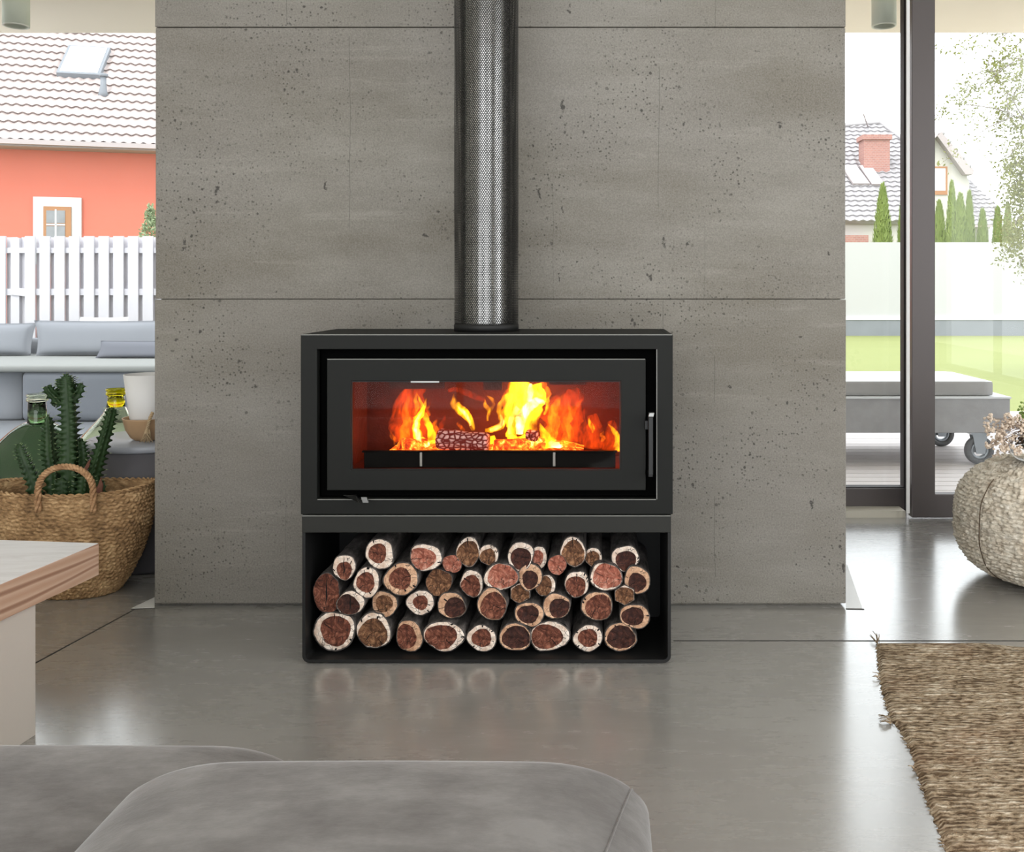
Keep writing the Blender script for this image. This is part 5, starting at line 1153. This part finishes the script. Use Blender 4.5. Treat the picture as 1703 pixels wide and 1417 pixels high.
# ------------------------------------------------------------------ far houses
def q_on(px, py, Y): return P(px, py, Y)
YH = 40.0
h1 = thing('grey_roofed_house', (PX(1440, YH), YH+3, 0), 'house with grey tiled roof and red chimney beyond the garden wall', 'house')
m = MB(); m.box(PX(1330, YH), PX(1498, YH), YH+.3, YH+9, -.3, PZ(368, YH)); m.build('house_wall', 'housewhite', h1)
m = MB(); m.box(PX(1330, YH), PX(1440, YH), YH-.4, YH+.2, -.3, PZ(392, YH)); m.build('low_wall', 'brickred', h1, label='red brick low wall')
pr_ = math.radians(38)
def roof_poly(pix, Y_eave, y_eave, pitch, mb, row=.34, wave=.30):
    # one pitched plane through the eave line; every corner of the outline is dropped on it
    nrm = Vector((0, -math.sin(pitch), math.cos(pitch))); pt = P(0, y_eave, Y_eave)
    pts = [onplane(a, b, pt, nrm) for a, b in pix]; mb.prism(pts, tuple(-nrm*.15)); return pts, nrm, pt
def tile_clip(pix, Y_eave, y_eave, pitch, mb, row, wave, amp=.03, lift=.07):
    nrm = Vector((0, -math.sin(pitch), math.cos(pitch))); pt = P(0, y_eave, Y_eave); up = Vector((0, math.cos(pitch), math.sin(pitch)))
    xs = [p[0] for p in pix]; pts = [onplane(a, b, pt, nrm) for a, b in pix]
    x0, x1 = min(p.x for p in pts), max(p.x for p in pts); l0, l1 = min((p-pt).dot(up) for p in pts), max((p-pt).dot(up) for p in pts)
    poly = [(p.x, (p-pt).dot(up)) for p in pts]
    def span(l):
        xx = []
        for (a, b), (c_, d) in zip(poly, poly[1:]+poly[:1]):
            if (b-l)*(d-l) < 0: xx.append(a+(c_-a)*(l-b)/(d-b))
        return (min(xx), max(xx)) if len(xx) >= 2 else None
    r = 0
    while l0+row*r < l1:
        la, lb = l0+row*r, min(l0+row*(r+1), l1); sp = span((la+lb)/2)
        if sp and sp[1]-sp[0] > .2:
            nu = int((sp[1]-sp[0])/wave*6); vs_ = []
            for (l, e) in ((la-.03, 1), (lb, 0)):
                for i in range(nu+1):
                    xq = sp[0]+(sp[1]-sp[0])*i/nu; hh = amp*math.sin(2*PI*xq/wave)+(lift if e else .0); vs_.append(Vector((xq, pt.y, pt.z))+up*l+nrm*(hh+.01)+Vector((0, 0, 0)))
            for i in range(nu+1): vs_.append(Vector((vs_[i].x, vs_[i].y, vs_[i].z))-nrm*lift)
            mb.add(vs_, [(i, i+1, nu+1+i+1, nu+1+i) for i in range(nu)]+[(i, i+1, 2*(nu+1)+i+1, 2*(nu+1)+i) for i in range(nu)], 0, False)
        r += 1
R1 = [(1330, 366), (1507, 368), (1530, 300), (1505, 236), (1462, 205), (1340, 216)]
m = MB(); roof_poly(R1, YH, 367, pr_, m); tile_clip(R1, YH, 367, pr_, m, .40, .36); m.build('roof', 'tilegrey', h1)
nn = Vector((0, -math.sin(pr_), math.cos(pr_))); pt_ = P(0, 367, YH)
m = MB(); ridge = [onplane(a, b, pt_, nn)+nn*.05 for a, b in ((1340, 216), (1462, 205), (1505, 236), (1530, 300))]; m.tube(ridge, .13, 8); m.build('ridge_tile', 'tilegrey', h1)
cb = onplane(1458, 280, pt_, nn); Yc = cb.y-.35
m = MB(); m.box(PX(1437, Yc), PX(1480, Yc), Yc, Yc+.9, PZ(292, Yc), PZ(232, Yc)); ch = m.build('chimney', 'brickred', h1, label='red brick chimney')
m = MB(); m.box(PX(1434, Yc), PX(1483, Yc), Yc-.08, Yc+.98, PZ(232, Yc), PZ(224, Yc)); m.build('chimney_cap', 'brickred', ch)
for pxs in ([(1398, 279), (1423, 279), (1446, 310), (1418, 310)], [(1427, 279), (1448, 280), (1470, 311), (1449, 311)]):
    m = MB(); m.prism([onplane(a, b, pt_, nn)+nn*.06 for a, b in pxs], tuple(nn*.10)); sk = m.build('skylight', 'gutter', h1)
    cx = sum(p[0] for p in pxs)/4; cy = sum(p[1] for p in pxs)/4
    m = MB(); m.prism([onplane(cx+(a-cx)*.86, cy+(b-cy)*.86, pt_, nn)+nn*.16 for a, b in pxs], tuple(nn*.03)); m.build('skylight_pane', 'skylight', sk)
m = MB(); m.tube([onplane(1444, 212, pt_, nn), P(1436, 190, YH+5.2)], .035, 5); m.build('aerial', 'gutter', h1)
# gabled house
YG = 50.0
h2 = thing('gabled_house', (PX(1590, YG), YG+3, 0), 'white gabled house with grey tiled side roof, right of the door mullion', 'house')
gz = [(1522, 430), (1612, 430), (1612, 305), (1600, 268), (1566, 222), (1558, 219), (1522, 262)]
m = MB(); m.prism([P(a, b, YG) for a, b in gz], (0, 6, 0)); m.box(PX(1600, YG), PX(1652, YG), YG+.6, YG+7, -.3, PZ(362, YG)); m.build('house_wall', 'housewhite', h2)
m = MB(); m.prism([P(a, b, YG-.5) for a, b in ((1559, 226), (1566, 219), (1620, 283), (1619, 290), (1606, 290))], (0, 6, 0)); m.prism([P(a, b, YG-.5) for a, b in ((1559, 226), (1563, 219), (1518, 270), (1512, 270))], (0, 6, 0)); m.build('gable_roof', 'gutter', h2)
m = MB()
for k in range(5): 
    f = k/4.5; m.tube([P(1568+50*f, 222+61*f, YG-.5), P(1568+50*f, 222+61*f, YG+5)], .11, 6)
m.build('verge_tile', 'tilegrey', h2)
R2 = [(1606, 374), (1664, 374), (1664, 346), (1604, 292), (1598, 300)]
m = MB(); roof_poly(R2, YG-.2, 374, pr_, m); tile_clip(R2, YG-.2, 374, pr_, m, .42, .36); m.build('side_roof', 'tilegrey', h2)
m = MB(); m.box(PX(1604, YG-.3), PX(1660, YG-.3), YG-.45, YG-.3, PZ(378, YG-.3), PZ(374, YG-.3)); m.build('gutter', 'gutter', h2)
m = MB(); m.frame((PX(1545, YG), PX(1575, YG), PZ(324, YG), PZ(277, YG)), (PX(1547, YG), PX(1572, YG), PZ(317, YG), PZ(280, YG)), YG-.06, YG); wq = m.build('window', 'brownframe', h2)
m = MB(); m.box(PX(1547, YG), PX(1572, YG), YG-.04, YG-.005, PZ(317, YG), PZ(280, YG)); m.build('pane', 'skylight', wq)
